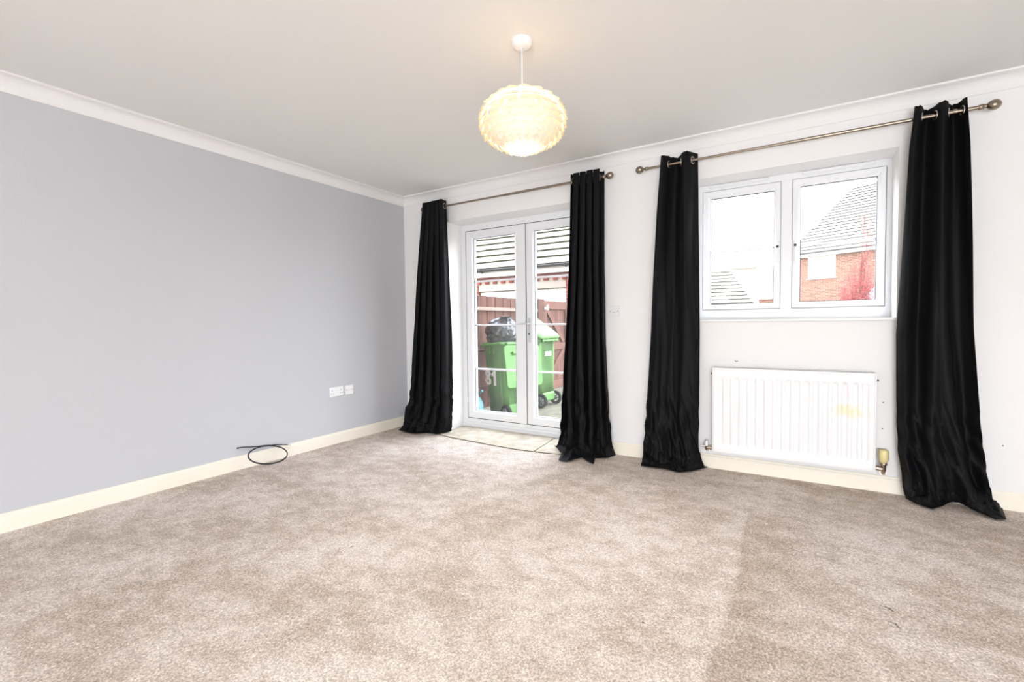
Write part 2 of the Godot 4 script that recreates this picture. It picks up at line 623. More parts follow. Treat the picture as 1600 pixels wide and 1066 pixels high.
func build_door() -> void:
	var d := Node3D.new()
	d.name = "door_1"
	add_child(d)
	struct(d, "white double french door with horizontal glazing bars between black curtains", "french door")
	var z := -0.232
	var st := mb()
	var o := [DX0 - 0.003, 0.0, DX1 + 0.003, DY1 + 0.003]
	ring(st, [[o[0], o[1], o[2], o[3], -0.30], [o[0], o[1], o[2], o[3], z - 0.002], [0.630, 0.092, 2.056, 2.014, z - 0.002], [0.630, 0.092, 2.056, 2.014, -0.30]])
	bx(st, Vector3(o[0], 0.0, -0.26), Vector3(o[2], 0.034, -0.212), 0.004)
	bx(st, Vector3(o[0], 0.034, -0.26), Vector3(o[2], 0.060, -0.222), 0.003)
	obj("door_frame", st, M.upvc, d)
	var lines := mb()
	ring(lines, [[0.630, 0.092, 2.056, 2.014, z - 0.001], [0.634, 0.096, 2.052, 2.010, z - 0.001], [0.634, 0.096, 2.052, 2.010, z - 0.012], [0.630, 0.092, 2.056, 2.014, z - 0.012]])
	obj("frame_seal", lines, M.gasket, d)
	var leaves := [[[0.636, 0.098, 1.338, 2.008], [0.722, 0.176, 1.214, 1.932]], [[1.346, 0.098, 2.050, 2.008], [1.430, 0.176, 1.966, 1.934]]]
	for k in 2:
		var q: Array = leaves[k]
		var leaf := sash(d, "door_leaf", q[0], q[1], z + 0.004, 0.06, M.upvc)
		for y in [1.497, 1.054, 0.604]:
			var b := mb()
			bx(b, Vector3(q[1][0], y - 0.009, z - 0.040), Vector3(q[1][2], y + 0.009, z - 0.020), 0.003)
			obj("glazing_bar", b, M.bar, leaf)
	st = mb()
	bx(st, Vector3(1.262, 0.098, z), Vector3(1.341, 2.008, z + 0.014), 0.004)
	obj("meeting_bead", st, M.upvc, d)
	st = mb()
	bx(st, Vector3(1.341, 0.10, z - 0.01), Vector3(1.346, 2.006, z + 0.001))
	obj("leaf_gap", st, M.gasket, d)
	# handle on the right leaf
	var hd := mb()
	bx(hd, Vector3(1.362, 0.885, z + 0.004), Vector3(1.392, 1.115, z + 0.013), 0.004)
	var h := obj("door_handle", hd, M.handle_white, d)
	var lv := mb()
	tube(lv, [Vector3(1.377, 1.062, z + 0.012), Vector3(1.377, 1.062, z + 0.05)], 0.009, 10)
	tube(lv, [Vector3(1.383, 1.062, z + 0.048), Vector3(1.34, 1.064, z + 0.050), Vector3(1.265, 1.060, z + 0.046)], 0.008, 10)
	obj("lever", lv, M.handle_white, h)
	var kl := mb()
	lathe(kl, [Vector2(0, 0.004), Vector2(0.008, 0.004), Vector2(0.009, 0.0)], 16, Transform3D(Basis(Vector3.RIGHT, PI / 2), Vector3(1.377, 0.965, z + 0.0125)))
	obj("keyhole", kl, M.dull_metal, h)


func build_window() -> void:
	var w := Node3D.new()
	w.name = "window_1"
	add_child(w)
	struct(w, "white two-sash casement window above the radiator", "window")
	var z := -0.215
	var st := mb()
	ring(st, [[WX0 - 0.002, 1.07, WX1 + 0.002, WY1 + 0.002, -0.29], [WX0 - 0.002, 1.07, WX1 + 0.002, WY1 + 0.002, z], [2.917, 1.149, 4.022, 2.048, z], [2.917, 1.149, 4.022, 2.048, -0.29]])
	bx(st, Vector3(3.436, 1.148, -0.29), Vector3(3.504, 2.049, z + 0.0005), 0.002)
	obj("window_frame", st, M.upvc, w)
	# mitred joint marks of the mullion
	st = mb()
	for q in [[3.436, 2.046, 3.47, 2.082], [3.504, 2.046, 3.47, 2.082], [3.436, 1.151, 3.47, 1.115], [3.504, 1.151, 3.47, 1.115]]:
		tube(st, [Vector3(q[0], q[1], z), Vector3(q[2], q[3], z)], 0.0009, 4)
	obj("joint_line", st, M.sill, w)
	st = mb()
	for q in [[2.917, 3.438], [3.502, 4.022]]:
		ring(st, [[q[0], 1.149, q[1], 2.048, z - 0.002], [q[0] + 0.0045, 1.1535, q[1] - 0.0045, 2.0435, z - 0.002], [q[0] + 0.0045, 1.1535, q[1] - 0.0045, 2.0435, z - 0.014], [q[0], 1.149, q[1], 2.048, z - 0.014]])
	obj("frame_seal", st, M.dark_slot, w)
	var q2 := [[[2.921, 1.153, 3.434, 2.044], [2.971, 1.193, 3.393, 1.990]], [[3.506, 1.153, 4.018, 2.044], [3.553, 1.195, 3.974, 1.992]]]
	for k in 2:
		var leaf := sash(w, "window_sash", q2[k][0], q2[k][1], z + 0.010, 0.06, M.upvc)
		var b := mb()
		bx(b, Vector3(q2[k][1][0], 1.582, z - 0.032), Vector3(q2[k][1][2], 1.598, z - 0.016), 0.003)
		obj("glazing_bar", b, M.bar, leaf)
		# espagnolette handle with a dark key button
		var x: float = 3.417 if k == 0 else 3.524
		var hs := mb()
		bx(hs, Vector3(x - 0.011, 1.555, z + 0.010), Vector3(x + 0.011, 1.625, z + 0.022), 0.004)
		obj("window_handle", hs, M.upvc, leaf)
		var hl := mb()
		bx(hl, Vector3(x - 0.008, 1.47, z + 0.022), Vector3(x + 0.008, 1.60, z + 0.036), 0.005)
		obj("handle_lever", hl, M.white_plastic, leaf)
		var kb := mb()
		lathe(kb, [Vector2(0, 0.005), Vector2(0.007, 0.005), Vector2(0.009, 0.0)], 16, Transform3D(Basis(Vector3.RIGHT, PI / 2), Vector3(x, 1.587, z + 0.036)))
		obj("key_button", kb, M.gasket, leaf)
	for q in [[2.96, 3.36], [3.56, 3.96]]:
		st = mb()
		bx(st, Vector3(q[0], 2.068, z - 0.001), Vector3(q[1], 2.088, z + 0.012), 0.004)
		obj("trickle_vent", st, M.upvc, w)
	st = mb()
	bx(st, Vector3(WX0, 1.058, -0.22), Vector3(WX1, 1.076, 0.0), 0.0)
	bx(st, Vector3(WX0 - 0.03, 1.058, 0.0), Vector3(WX1 + 0.03, 1.076, 0.03), 0.006)
	obj("window_sill", st, M.sill, w)


func build_radiator() -> void:
	var x0 := 3.040
	var x1 := 3.9475
	var y0 := 0.135
	var y1 := 0.735
	var t := thing("radiator", "white panel radiator with a yellowed paint patch below the window", "radiator", Vector3.ZERO)
	# pressed front panel: 17 channels
	var st := SurfaceTool.new()
	st.begin(Mesh.PRIMITIVE_TRIANGLES)
	st.set_smooth_group(1)
	var nf := 17
	var pitch := (x1 - x0 - 0.045) / nf
	var xs := [x0, x0 + 0.004, x0 + 0.010]
	for k in nf:
		var c := x0 + 0.0225 + pitch * (k + 0.5)
		for e in [-0.36, -0.30, -0.20, -0.10, 0.0, 0.10, 0.20, 0.30, 0.36]:
			xs.append(c + e * pitch)
	xs.append_array([x1 - 0.010, x1 - 0.004, x1])
	var ys := [y0, y0 + 0.004, y0 + 0.02, y0 + 0.055]
	for k in 7:
		ys.append(y0 + 0.058 + 0.004 * k)
	for k in range(1, 32):
		ys.append(lerpf(y0 + 0.083, y1 - 0.080, k / 32.0))
	for k in 7:
		ys.append(y1 - 0.078 + 0.004 * k)
	ys.append_array([y1 - 0.05, y1 - 0.02, y1 - 0.004, y1])
	var nz := FastNoiseLite.new()
	nz.seed = 4
	nz.frequency = 22.0
	var stain := FastNoiseLite.new()
	stain.seed = 14
	stain.frequency = 9.0
	var pts := []
	var cols := []
	for y in ys:
		var row := []
		var crow := []
		for x in xs:
			var f: float = fposmod((x - x0 - 0.0225) / pitch, 1.0) - 0.5
			var m := 1.0 - smoothstep(0.20, 0.36, absf(f))
			if x < x0 + 0.0225 or x > x1 - 0.0225:
				m = 0.0
			m *= smoothstep(y0 + 0.056, y0 + 0.084, y) * (1.0 - smoothstep(y1 - 0.080, y1 - 0.052, y))
			var z := 0.092 - 0.009 * m
			if x == x0 or x == x1 or y == y0 or y == y1:
				z -= 0.006
			row.append(Vector3(x, y, z))
			var c := Color(0.95, 0.945, 0.945)
			# yellowed patch of old paint, and faint pinkish wear near the top
			var dx: float = (x - 3.815) / 0.085
			var dy: float = (y - 0.500) / 0.045
			var s := clampf(1.15 - sqrt(dx * dx + dy * dy) + 0.9 * nz.get_noise_2d(x * 1.6, y), 0.0, 1.0)
			c = c.lerp(Color(0.96, 0.88, 0.64), s * 0.62)
			var p: float = smoothstep(0.1, 0.5, stain.get_noise_2d(x * 2.0, y * 0.5)) * smoothstep(3.5, 3.7, x) * smoothstep(0.5, 0.66, y)
			c = c.lerp(Color(0.93, 0.88, 0.88), p * 0.7)
			crow.append(c.srgb_to_linear())
		pts.append(row)
		cols.append(crow)
	for i in ys.size() - 1:
		for j in xs.size() - 1:
			for k in [[0, 0], [1, 1], [0, 1], [0, 0], [1, 0], [1, 1]]:
				st.set_color(cols[i + k[0]][j + k[1]])
				st.add_vertex(pts[i + k[0]][j + k[1]])
	obj("front_panel", st, M.rad_panel, t)
	st = mb()
	bx(st, Vector3(x0 - 0.006, y0 - 0.004, 0.032), Vector3(x0, y1 + 0.004, 0.088), 0.002)
	obj("side_cover", st, M.rad, t)
	st = mb()
	bx(st, Vector3(x1, y0 - 0.004, 0.032), Vector3(x1 + 0.006, y1 + 0.004, 0.088), 0.002)
	obj("side_cover", st, M.rad, t)
	st = mb()
	bx(st, Vector3(x0, y0 + 0.03, 0.034), Vector3(x1, y1 - 0.03, 0.048), 0.004)
	bx(st, Vector3(x0, y0 - 0.001, 0.055), Vector3(x1, y0 + 0.03, 0.085), 0.006)
	obj("water_channel", st, M.rad, t)
	# top grille: rails and slats
	st = mb()
	bx(st, Vector3(x0, y1 - 0.002, 0.078), Vector3(x1, y1 + 0.004, 0.090), 0.001)
	bx(st, Vector3(x0, y1 - 0.002, 0.032), Vector3(x1, y1 + 0.004, 0.042), 0.001)
	for k in 76:
		var x := lerpf(x0 + 0.006, x1 - 0.006, k / 75.0)
		bx(st, Vector3(x - 0.0022, y1 - 0.002, 0.042), Vector3(x + 0.0022, y1 + 0.004, 0.078))
	obj("top_grille", st, M.rad, t)
	st = mb()
	bx(st, Vector3(x0 + 0.004, y1 - 0.030, 0.049), Vector3(x1 - 0.004, y1 - 0.010, 0.076))  # dark strip standing in for the shade inside the grille
	obj("grille_shade", st, M.dark_slot, t)
	st = mb()
	for x in [x0 + 0.02, x1 - 0.02]:
		st = mb()
		lathe(st, [Vector2(0, 0.012), Vector2(0.006, 0.012), Vector2(0.007, 0.0)], 10, Transform3D(Basis(Vector3.BACK, -PI / 2 if x > 3.5 else PI / 2), Vector3(x1 + 0.006 if x > 3.5 else x0 - 0.006, y1 - 0.04, 0.06)))
		obj("vent_plug", st, M.chrome, t)
	# wall brackets
	for x in [x0 + 0.15, x1 - 0.15]:
		st = mb()
		bx(st, Vector3(x - 0.015, y0 + 0.06, 0.0), Vector3(x + 0.015, y1 - 0.06, 0.036), 0.002)
		obj("wall_bracket", st, M.rad, t)
	# lockshield valve, left
	st = mb()
	tube(st, [Vector3(x0, 0.158, 0.06), Vector3(2.992, 0.158, 0.06)], 0.010, 12)
	tube(st, [Vector3(2.994, 0.175, 0.06), Vector3(2.994, 0.150, 0.058), Vector3(2.994, 0.138, 0.035), Vector3(2.994, 0.136, 0.0)], 0.011, 12)
	tube(st, [Vector3(3.016, 0.158, 0.06), Vector3(3.028, 0.158, 0.06)], 0.0155, 6)
	tube(st, [Vector3(2.994, 0.168, 0.062), Vector3(2.966, 0.168, 0.066)], 0.006, 8)
	var v := obj("lockshield_valve", st, M.chrome, t)
	st = mb()
	lathe(st, [Vector2(0, 0.036), Vector2(0.009, 0.036), Vector2(0.011, 0.034), Vector2(0.012, 0.0)], 16, Transform3D(Basis.IDENTITY, Vector3(2.994, 0.172, 0.06)))
	obj("valve_cap", st, M.white_plastic, v)
	# thermostatic valve, right
	st = mb()
	tube(st, [Vector3(x1, 0.158, 0.06), Vector3(3.996, 0.158, 0.06)], 0.010, 12)
	tube(st, [Vector3(3.996, 0.190, 0.06), Vector3(3.996, 0.150, 0.058), Vector3(3.997, 0.128, 0.040), Vector3(3.997, 0.122, 0.0)], 0.013, 12)
	tube(st, [Vector3(3.964, 0.158, 0.06), Vector3(3.978, 0.158, 0.06)], 0.0165, 6)
	tube(st, [Vector3(3.997, 0.130, 0.030), Vector3(3.997, 0.128, 0.016)], 0.0175, 6)
	lathe(st, [Vector2(0.017, 0.0), Vector2(0.019, 0.004), Vector2(0.019, 0.012), Vector2(0.016, 0.014)], 12, Transform3D(Basis.IDENTITY, Vector3(3.996, 0.182, 0.06)))
	v = obj("thermostatic_valve", st, M.chrome, t)
	st = mb()
	var rows := []
	for q in [[0.0, 0.0], [0.016, 0.0], [0.019, 0.008], [0.0245, 0.018], [0.0255, 0.024], [0.0255, 0.072], [0.023, 0.078], [0.0, 0.078]]:
		var row := []
		for k in 36:
			var rr: float = q[0] - (0.0016 if k % 3 == 0 and q[1] > 0.012 and q[1] < 0.075 else 0.0)
			row.append(Vector3(3.996 + maxf(rr, 0.0) * cos(TAU * k / 36), 0.196 + q[1], 0.06 + maxf(rr, 0.0) * sin(TAU * k / 36)))
		rows.append(row)
	grid(st, rows, true)
	var head := obj("valve_head", st, M.old_cream, v)
	head.set_meta("label", "yellowed cream thermostat head")


# ======================================================================= curtains
func build_poles_and_curtains() -> void:
	pole("slim brushed steel curtain pole with ball ends above the french door", 0.367, 2.292, [0.46, 2.19])
	pole("slim brushed steel curtain pole with ball ends above the casement window", 2.524, 4.426, [2.73, 4.27])
	curtain("black eyelet curtain gathered left of the french door, nearest the grey wall", {
		"rows": [[2.262, 0.392, 0.640, 0.1], [1.75, 0.326, 0.650, 0.1], [1.11, 0.252, 0.668, 0.1], [0.57, 0.205, 0.686, 0.11], [0.30, 0.182, 0.692, 0.125], [0.15, 0.128, 0.698, 0.15]],
		"n": 9.0, "omega": -0.65, "ph": 0.4, "a0": 0.045, "a1": 0.06, "seed": 21,
		"hem": [[0.0, 0.112, 0.20], [0.12, 0.13, 0.27], [0.3, 0.24, 0.305], [0.45, 0.36, 0.325], [0.6, 0.44, 0.275], [0.75, 0.545, 0.235], [0.86, 0.605, 0.235], [0.94, 0.64, 0.18], [1.0, 0.655, 0.10]]})
	curtain("black eyelet curtain bunched right of the french door, hem spread in points", {
		"rows": [[2.262, 1.976, 2.232, 0.1], [1.95, 1.968, 2.230, 0.1], [1.50, 1.954, 2.228, 0.1], [0.98, 1.922, 2.244, 0.1], [0.57, 1.899, 2.266, 0.11], [0.30, 1.890, 2.284, 0.12], [0.15, 1.884, 2.296, 0.13]],
		"n": 9.0, "omega": -0.65, "ph": 2.6, "a0": 0.045, "a1": 0.065, "seed": 33,
		"hem": [[0.0, 1.775, 0.06], [0.10, 1.83, 0.12], [0.17, 1.93, 0.25], [0.27, 1.985, 0.415], [0.38, 2.06, 0.415], [0.48, 2.115, 0.27], [0.60, 2.262, 0.385], [0.70, 2.215, 0.235], [0.85, 2.30, 0.175], [0.94, 2.325, 0.08], [1.0, 2.30, 0.02]]})
	curtain("black eyelet curtain hanging left of the window, hem lying flat", {
		"rows": [[2.262, 2.692, 2.928, 0.1], [1.86, 2.660, 2.934, 0.1], [1.45, 2.638, 2.941, 0.1], [0.98, 2.616, 2.949, 0.1], [0.61, 2.594, 2.951, 0.11], [0.30, 2.575, 2.950, 0.12], [0.15, 2.564, 2.952, 0.13]],
		"n": 3.0, "omega": 0.03, "ph": 1.1, "a0": 0.05, "a1": 0.035, "seed": 45,
		"hem": [[0.0, 2.575, 0.255], [0.2, 2.66, 0.245], [0.4, 2.745, 0.237], [0.6, 2.845, 0.265], [0.8, 2.925, 0.19], [0.93, 2.985, 0.085], [1.0, 3.005, 0.045]]})
	curtain("black eyelet curtain hanging right of the window, two feet of cloth on the carpet", {
		"rows": [[2.262, 4.094, 4.310, 0.1], [2.03, 4.074, 4.326, 0.1], [1.42, 4.055, 4.350, 0.1], [0.986, 4.040, 4.366, 0.1], [0.475, 4.050, 4.402, 0.1], [0.28, 4.058, 4.424, 0.11], [0.14, 4.078, 4.440, 0.12]],
		"n": 4.0, "omega": 0.03, "ph": 0.7, "a0": 0.048, "a1": 0.05, "seed": 57,
		"hem": [[0.0, 4.094, 0.115], [0.12, 4.13, 0.19], [0.25, 4.19, 0.232], [0.36, 4.245, 0.16], [0.46, 4.305, 0.05], [0.62, 4.375, 0.05], [0.70, 4.373, 0.15], [0.80, 4.435, 0.248], [0.90, 4.485, 0.215], [1.0, 4.52, 0.03]]})


func pole(label: String, xa: float, xb: float, brackets: Array) -> void:
	var t := thing("curtain_pole", label, "curtain pole", Vector3(0, 2.205, 0.1), 0.0, "curtain poles on the window wall")
	var st := mb()
	tube(st, [Vector3(xa + 0.03, 0, 0), Vector3((xa + xb) * 0.5, 0, 0)], 0.0085, 16)
	tube(st, [Vector3((xa + xb) * 0.5 - 0.01, 0, 0), Vector3(xb - 0.03, 0, 0)], 0.0105, 16)
	obj("rod", st, M.nickel, t)
	for e in [xa, xb]:
		var s := -1.0 if e == xa else 1.0
		st = mb()
		var prof := [Vector2(0.0, -0.062), Vector2(0.013, -0.062), Vector2(0.0135, -0.040), Vector2(0.007, -0.038), Vector2(0.0065, -0.028), Vector2(0.009, -0.026), Vector2(0.009, -0.022)]
		for k in 13:
			var g := PI * (0.12 + 0.88 * k / 12.0)
			prof.append(Vector2(0.027 * sin(g), -0.030 * cos(g)))
		lathe(st, prof, 24, Transform3D(Basis(Vector3.BACK, -PI / 2 * s), Vector3(e, 0, 0)))
		obj("finial", st, M.nickel, t)
	for x in brackets:
		st = mb()
		lathe(st, [Vector2(0, 0.006), Vector2(0.022, 0.006), Vector2(0.024, 0.0)], 20, Transform3D(Basis(Vector3.RIGHT, PI / 2), Vector3(x, 0, -0.1)))
		tube(st, [Vector3(x, 0, -0.098), Vector3(x, 0, -0.012)], 0.007, 12)
		tube(st, [Vector3(x - 0.008, 0, 0), Vector3(x + 0.008, 0, 0)], 0.0145, 16)
		obj("bracket", st, M.nickel, t)


func rows_at(rows: Array, y: float) -> Array:
	for i in rows.size() - 1:
		if y >= rows[i + 1][0]:
			var k: float = clampf((rows[i][0] - y) / (rows[i][0] - rows[i + 1][0]), 0.0, 1.0)
			return [lerpf(rows[i][1], rows[i + 1][1], k), lerpf(rows[i][2], rows[i + 1][2], k), lerpf(rows[i][3], rows[i + 1][3], k)]
	var l: Array = rows[rows.size() - 1]
	return [l[1], l[2], l[3]]


func hem_at(hem: Array, s: float) -> Vector3:
	for i in hem.size() - 1:
		if s <= hem[i + 1][0]:
			var k: float = (s - hem[i][0]) / (hem[i + 1][0] - hem[i][0])
			k = lerpf(k, smoothstep(0.0, 1.0, k), 0.5)
			return Vector3(lerpf(hem[i][1], hem[i + 1][1], k), 0.013, lerpf(hem[i][2], hem[i + 1][2], k))
	return Vector3(hem[hem.size() - 1][1], 0.013, hem[hem.size() - 1][2])


func curtain(label: String, c: Dictionary) -> void:
	var t := thing("curtain", label, "curtain", Vector3.ZERO, 0.0, "black eyelet curtains")
	var nz := FastNoiseLite.new()
	nz.seed = c.seed
	nz.frequency = 1.0
	nz.fractal_octaves = 2
	var ns := 150
	var nv := 64
	var nh := 18
	var n: float = c.n
	var body := func(s: float, y: float) -> Vector3:
		var r := rows_at(c.rows, y)
		var down := clampf((2.262 - y) / 2.1, 0.0, 1.0)
		var drift := down * 0.9 * nz.get_noise_2d(s * 1.6, y * 0.3) * PI
		var g: float = PI * n * s + c.ph + drift
		var low := lerpf(1.0, 0.45 + 1.1 * absf(nz.get_noise_2d(s * n * 0.45 + 7.0, y * 0.3 + 3.0)), down)
		var a := lerpf(c.a0, c.a1, down) * low
		# cloth hangs in S folds: round fronts with steep sides
		var w := sin(g)
		w = signf(w) * pow(absf(w), 0.75)
		var z: float = r[2] + a * w + 0.012 * down * nz.get_noise_2d(s * 4.0, y * 0.8 + 9.0)
		var x: float = lerpf(r[0], r[1], s) + (r[1] - r[0]) / n * c.omega * sin(2.0 * g) * (1.0 - 0.8 * down) * smoothstep(0.0, 0.06, s) * smoothstep(1.0, 0.94, s)
		return Vector3(x, y, maxf(z, 0.022))
	var front := []
	for i in nv + nh + 1:
		var row := []
		for j in ns + 1:
			var s := float(j) / ns
			var p: Vector3
			if i <= nv:
				var y := lerpf(2.262, 0.16, float(i) / nv)
				p = body.call(s, y)
				if i == 0:
					p.y += 0.006 * nz.get_noise_2d(s * 9.0, 1.0)
				# creases where the cloth slumps towards the floor
				var slump := smoothstep(0.75, 0.16, y)
				p.z += slump * 0.045 * nz.get_noise_2d(s * 3.2 + 20.0, y * 6.0 + s * 5.0)
				p.z = maxf(p.z, 0.02)
			else:
				var q := float(i - nv) / nh
				var a: Vector3 = body.call(s, 0.16)
				a.z = maxf(a.z + 0.045 * nz.get_noise_2d(s * 3.2 + 20.0, 0.16 * 6.0 + s * 5.0), 0.02)
				var h := hem_at(c.hem, s)
				var m := Vector3(lerpf(a.x, h.x, 0.35), 0.035, lerpf(a.z, h.z, 0.30))
				p = a * (1 - q) * (1 - q) + m * 2.0 * q * (1 - q) + h * q * q
				var rise := sin(PI * q)
				p.y += rise * 0.045 * nz.get_noise_2d(s * 7.0, q * 2.5 + 4.0)
				p.z += rise * 0.016 * nz.get_noise_2d(s * 9.0 + 3.0, q * 3.0)
				p.y = maxf(p.y, 0.012 + 0.010 * rise)
				p.z = maxf(p.z, 0.018)
			row.append(p)
		front.append(row)
	# give the cloth its thickness
	var back := []
	for i in front.size():
		var row := []
		for j in ns + 1:
			var du: Vector3 = front[i][mini(j + 1, ns)] - front[i][maxi(j - 1, 0)]
			var dv: Vector3 = front[mini(i + 1, front.size() - 1)][j] - front[maxi(i - 1, 0)][j]
			row.append(front[i][j] + du.cross(dv).normalized() * 0.0025)
		back.append(row)
	var st := mb()
	grid(st, front)
	grid(st, back, false, false, true)
	var last: int = front.size() - 1
	grid(st, [front[0], back[0]], false, false, true, false)
	grid(st, [front[last], back[last]], false, false, false, false)
	for j in [0, ns]:
		var ea := []
		var eb := []
		for i in front.size():
			ea.append(front[i][j])
			eb.append(back[i][j])
		grid(st, [ea, eb], false, false, j == ns, false)
	obj("cloth", st, M.cloth, t)
	# an eyelet wherever the cloth crosses the pole
	var prev: Vector3 = body.call(0.0, 2.205)
	for j in range(1, ns * 2 + 1):
		var s := float(j) / (ns * 2)
		var p: Vector3 = body.call(s, 2.205)
		if (prev.z - 0.1) * (p.z - 0.1) < 0.0:
			var nrm := Vector3(p.z - prev.z, 0, prev.x - p.x).normalized()
			var ax := nrm.cross(Vector3.UP)
			var rows := []
			for k in 24:
				var g := TAU * k / 24
				var rad := ax * cos(g) + Vector3.UP * sin(g)
				var row := []
				for e in 8:
					var b := TAU * e / 8
					row.append((prev + p) * 0.5 + rad * (0.0235 + 0.0045 * cos(b)) + nrm * 0.0045 * sin(b))
				rows.append(row)
			st = mb()
			grid(st, rows, true, true)
			obj("eyelet", st, M.eyelet, t)
		prev = p


# ======================================================================= pendant lamp
func build_pendant() -> void:
	var c := Vector3(2.43, 2.02, 1.68)
	var t := thing("pendant_lamp", "round white pendant lamp of overlapping petals hanging from the ceiling", "pendant lamp", c)
	var a := 0.183
	var b := 0.122
	var st := mb()
	lathe(st, [Vector2(0, 0.338), Vector2(0.030, 0.338), Vector2(0.043, 0.342), Vector2(0.047, 0.350), Vector2(0.049, 0.368), Vector2(0.049, 0.370), Vector2(0, 0.370)], 32)
	obj("ceiling_rose", st, M.white_plastic, t)
	st = mb()
	tube(st, [Vector3(0, 0.34, 0), Vector3(0, 0.07, 0)], 0.0032, 8)
	obj("flex", st, M.white_plastic, t)
	st = mb()
	lathe(st, [Vector2(0.0, 0.085), Vector2(0.014, 0.08), Vector2(0.018, 0.05), Vector2(0.018, 0.03), Vector2(0.0, 0.03)], 20)
	obj("lampholder", st, M.white_plastic, t)
	st = mb()
	var prof := []
	for k in 13:
		var g := PI * k / 12.0
		prof.append(Vector2(0.030 * sin(g), -0.015 + 0.045 * cos(g)))
	lathe(st, prof, 20)
	obj("bulb", st, M.bulb, t)
	var lamp := OmniLight3D.new()
	lamp.name = "lamp_light"
	lamp.light_color = Color(1.0, 0.972, 0.93)
	lamp.light_energy = 0.72
	lamp.light_size = 0.03
	lamp.omni_range = 12.0
	lamp.omni_attenuation = 2.0
	lamp.shadow_enabled = true
	lamp.position = Vector3(0, -0.015, 0)
	t.add_child(lamp)
	# thin inner drum that carries the petals, open at top and bottom
	st = mb()
	prof = []
	for k in 25:
		var g := lerpf(0.03, PI - 0.47, k / 24.0)
		prof.append(Vector2(a * sin(g), b * cos(g)))
	lathe(st, prof, 48)
	var shade := obj("lamp_shade", st, M.lamp_core, t)
	# one petal: a rounded tongue hanging along +y down, slightly dished, a millimetre thick
	st = mb()
	var rows_f := []
	var rows_b := []
	for i in 7:
		var v := i / 6.0
		var wd := 0.5 * (0.80 + 0.20 * sin(v * PI * 0.5)) if v < 0.55 else 0.5 * sqrt(maxf(0.0, 1.0 - pow((v - 0.55) / 0.45, 2.0)))
		if i == 6:
			wd = 0.05
		var rf := []
		var rb := []
		for j in 5:
			var u := (j / 4.0 - 0.5) * 2.0
			var p := Vector3(u * wd, -v, 0.05 * v - 0.12 * u * u * wd)
			rf.append(p)
			rb.append(p + Vector3(0, 0, -0.03))
		rows_f.append(rf)
		rows_b.append(rb)
	grid(st, rows_f)
	grid(st, rows_b, false, false, true)
	var edge_f := []
	var edge_b := []
	for i in 7:
		edge_f.append(rows_f[i][0])
		edge_b.append(rows_b[i][0])
	for i in range(6, -1, -1):
		edge_f.append(rows_f[i][4])
		edge_b.append(rows_b[i][4])
	grid(st, [edge_f, edge_b], false, false, false, false)
	st.generate_normals()
	var petal := st.commit()
	var rest: Array[Transform3D] = []
	var seen := []
	var view := Vector3(1.11, -0.95, 1.92).normalized()
	var nr := 14
	for i in nr:
		var g := lerpf(0.16, PI - 0.66, i / float(nr - 1))
		var rad := a * sin(g)
		var n := maxi(7, int(round(TAU * rad / 0.044)))
		for k in n:
			var f := TAU * (k + 0.5 * (i % 2)) / n + rng.randf_range(-0.02, 0.02)
			var out_ := Vector3(sin(g) * cos(f) / a, cos(g) / b, sin(g) * sin(f) / a).normalized()
			var pos := Vector3(a * sin(g) * cos(f), b * cos(g), a * sin(g) * sin(f))
			var side := Vector3(-sin(f), 0, cos(f))
			var upv := out_.cross(side).normalized()
			if upv.y < 0:
				upv = -upv
			var x := upv.cross(out_).normalized()
			var w := minf(0.052, TAU * rad / n * 1.15)
			var tilt := Basis(x, -0.20 * smoothstep(0.1, 1.0, g) + rng.randf_range(-0.05, 0.04))
			var bs := Basis(tilt * x * w, tilt * upv * 0.056, tilt * out_ * 0.045)
			var tr := Transform3D(bs, pos + out_ * (0.004 + rng.randf() * 0.002))
			if out_.dot(view) > -0.15:
				seen.append(tr)
			else:
				rest.append(tr)
	for tr in seen:
		if shade.get_child_count() >= 296:
			rest.append(tr)
			continue
		var o := MeshInstance3D.new()
		o.name = "petal" if shade.get_child_count() == 0 else "petal_%03d" % shade.get_child_count()
		o.mesh = petal
		o.material_override = M.petal
		o.transform = tr
		shade.add_child(o, true)
	var mm := MultiMesh.new()
	mm.transform_format = MultiMesh.TRANSFORM_3D
	mm.mesh = petal
	mm.instance_count = rest.size()
	for i in rest.size():
		mm.set_instance_transform(i, rest[i])
	var mi := MultiMeshInstance3D.new()
	mi.name = "far_petals"
	mi.multimesh = mm
	mi.material_override = M.petal
	mi.set_meta("kind", "stuff")
	shade.add_child(mi, true)


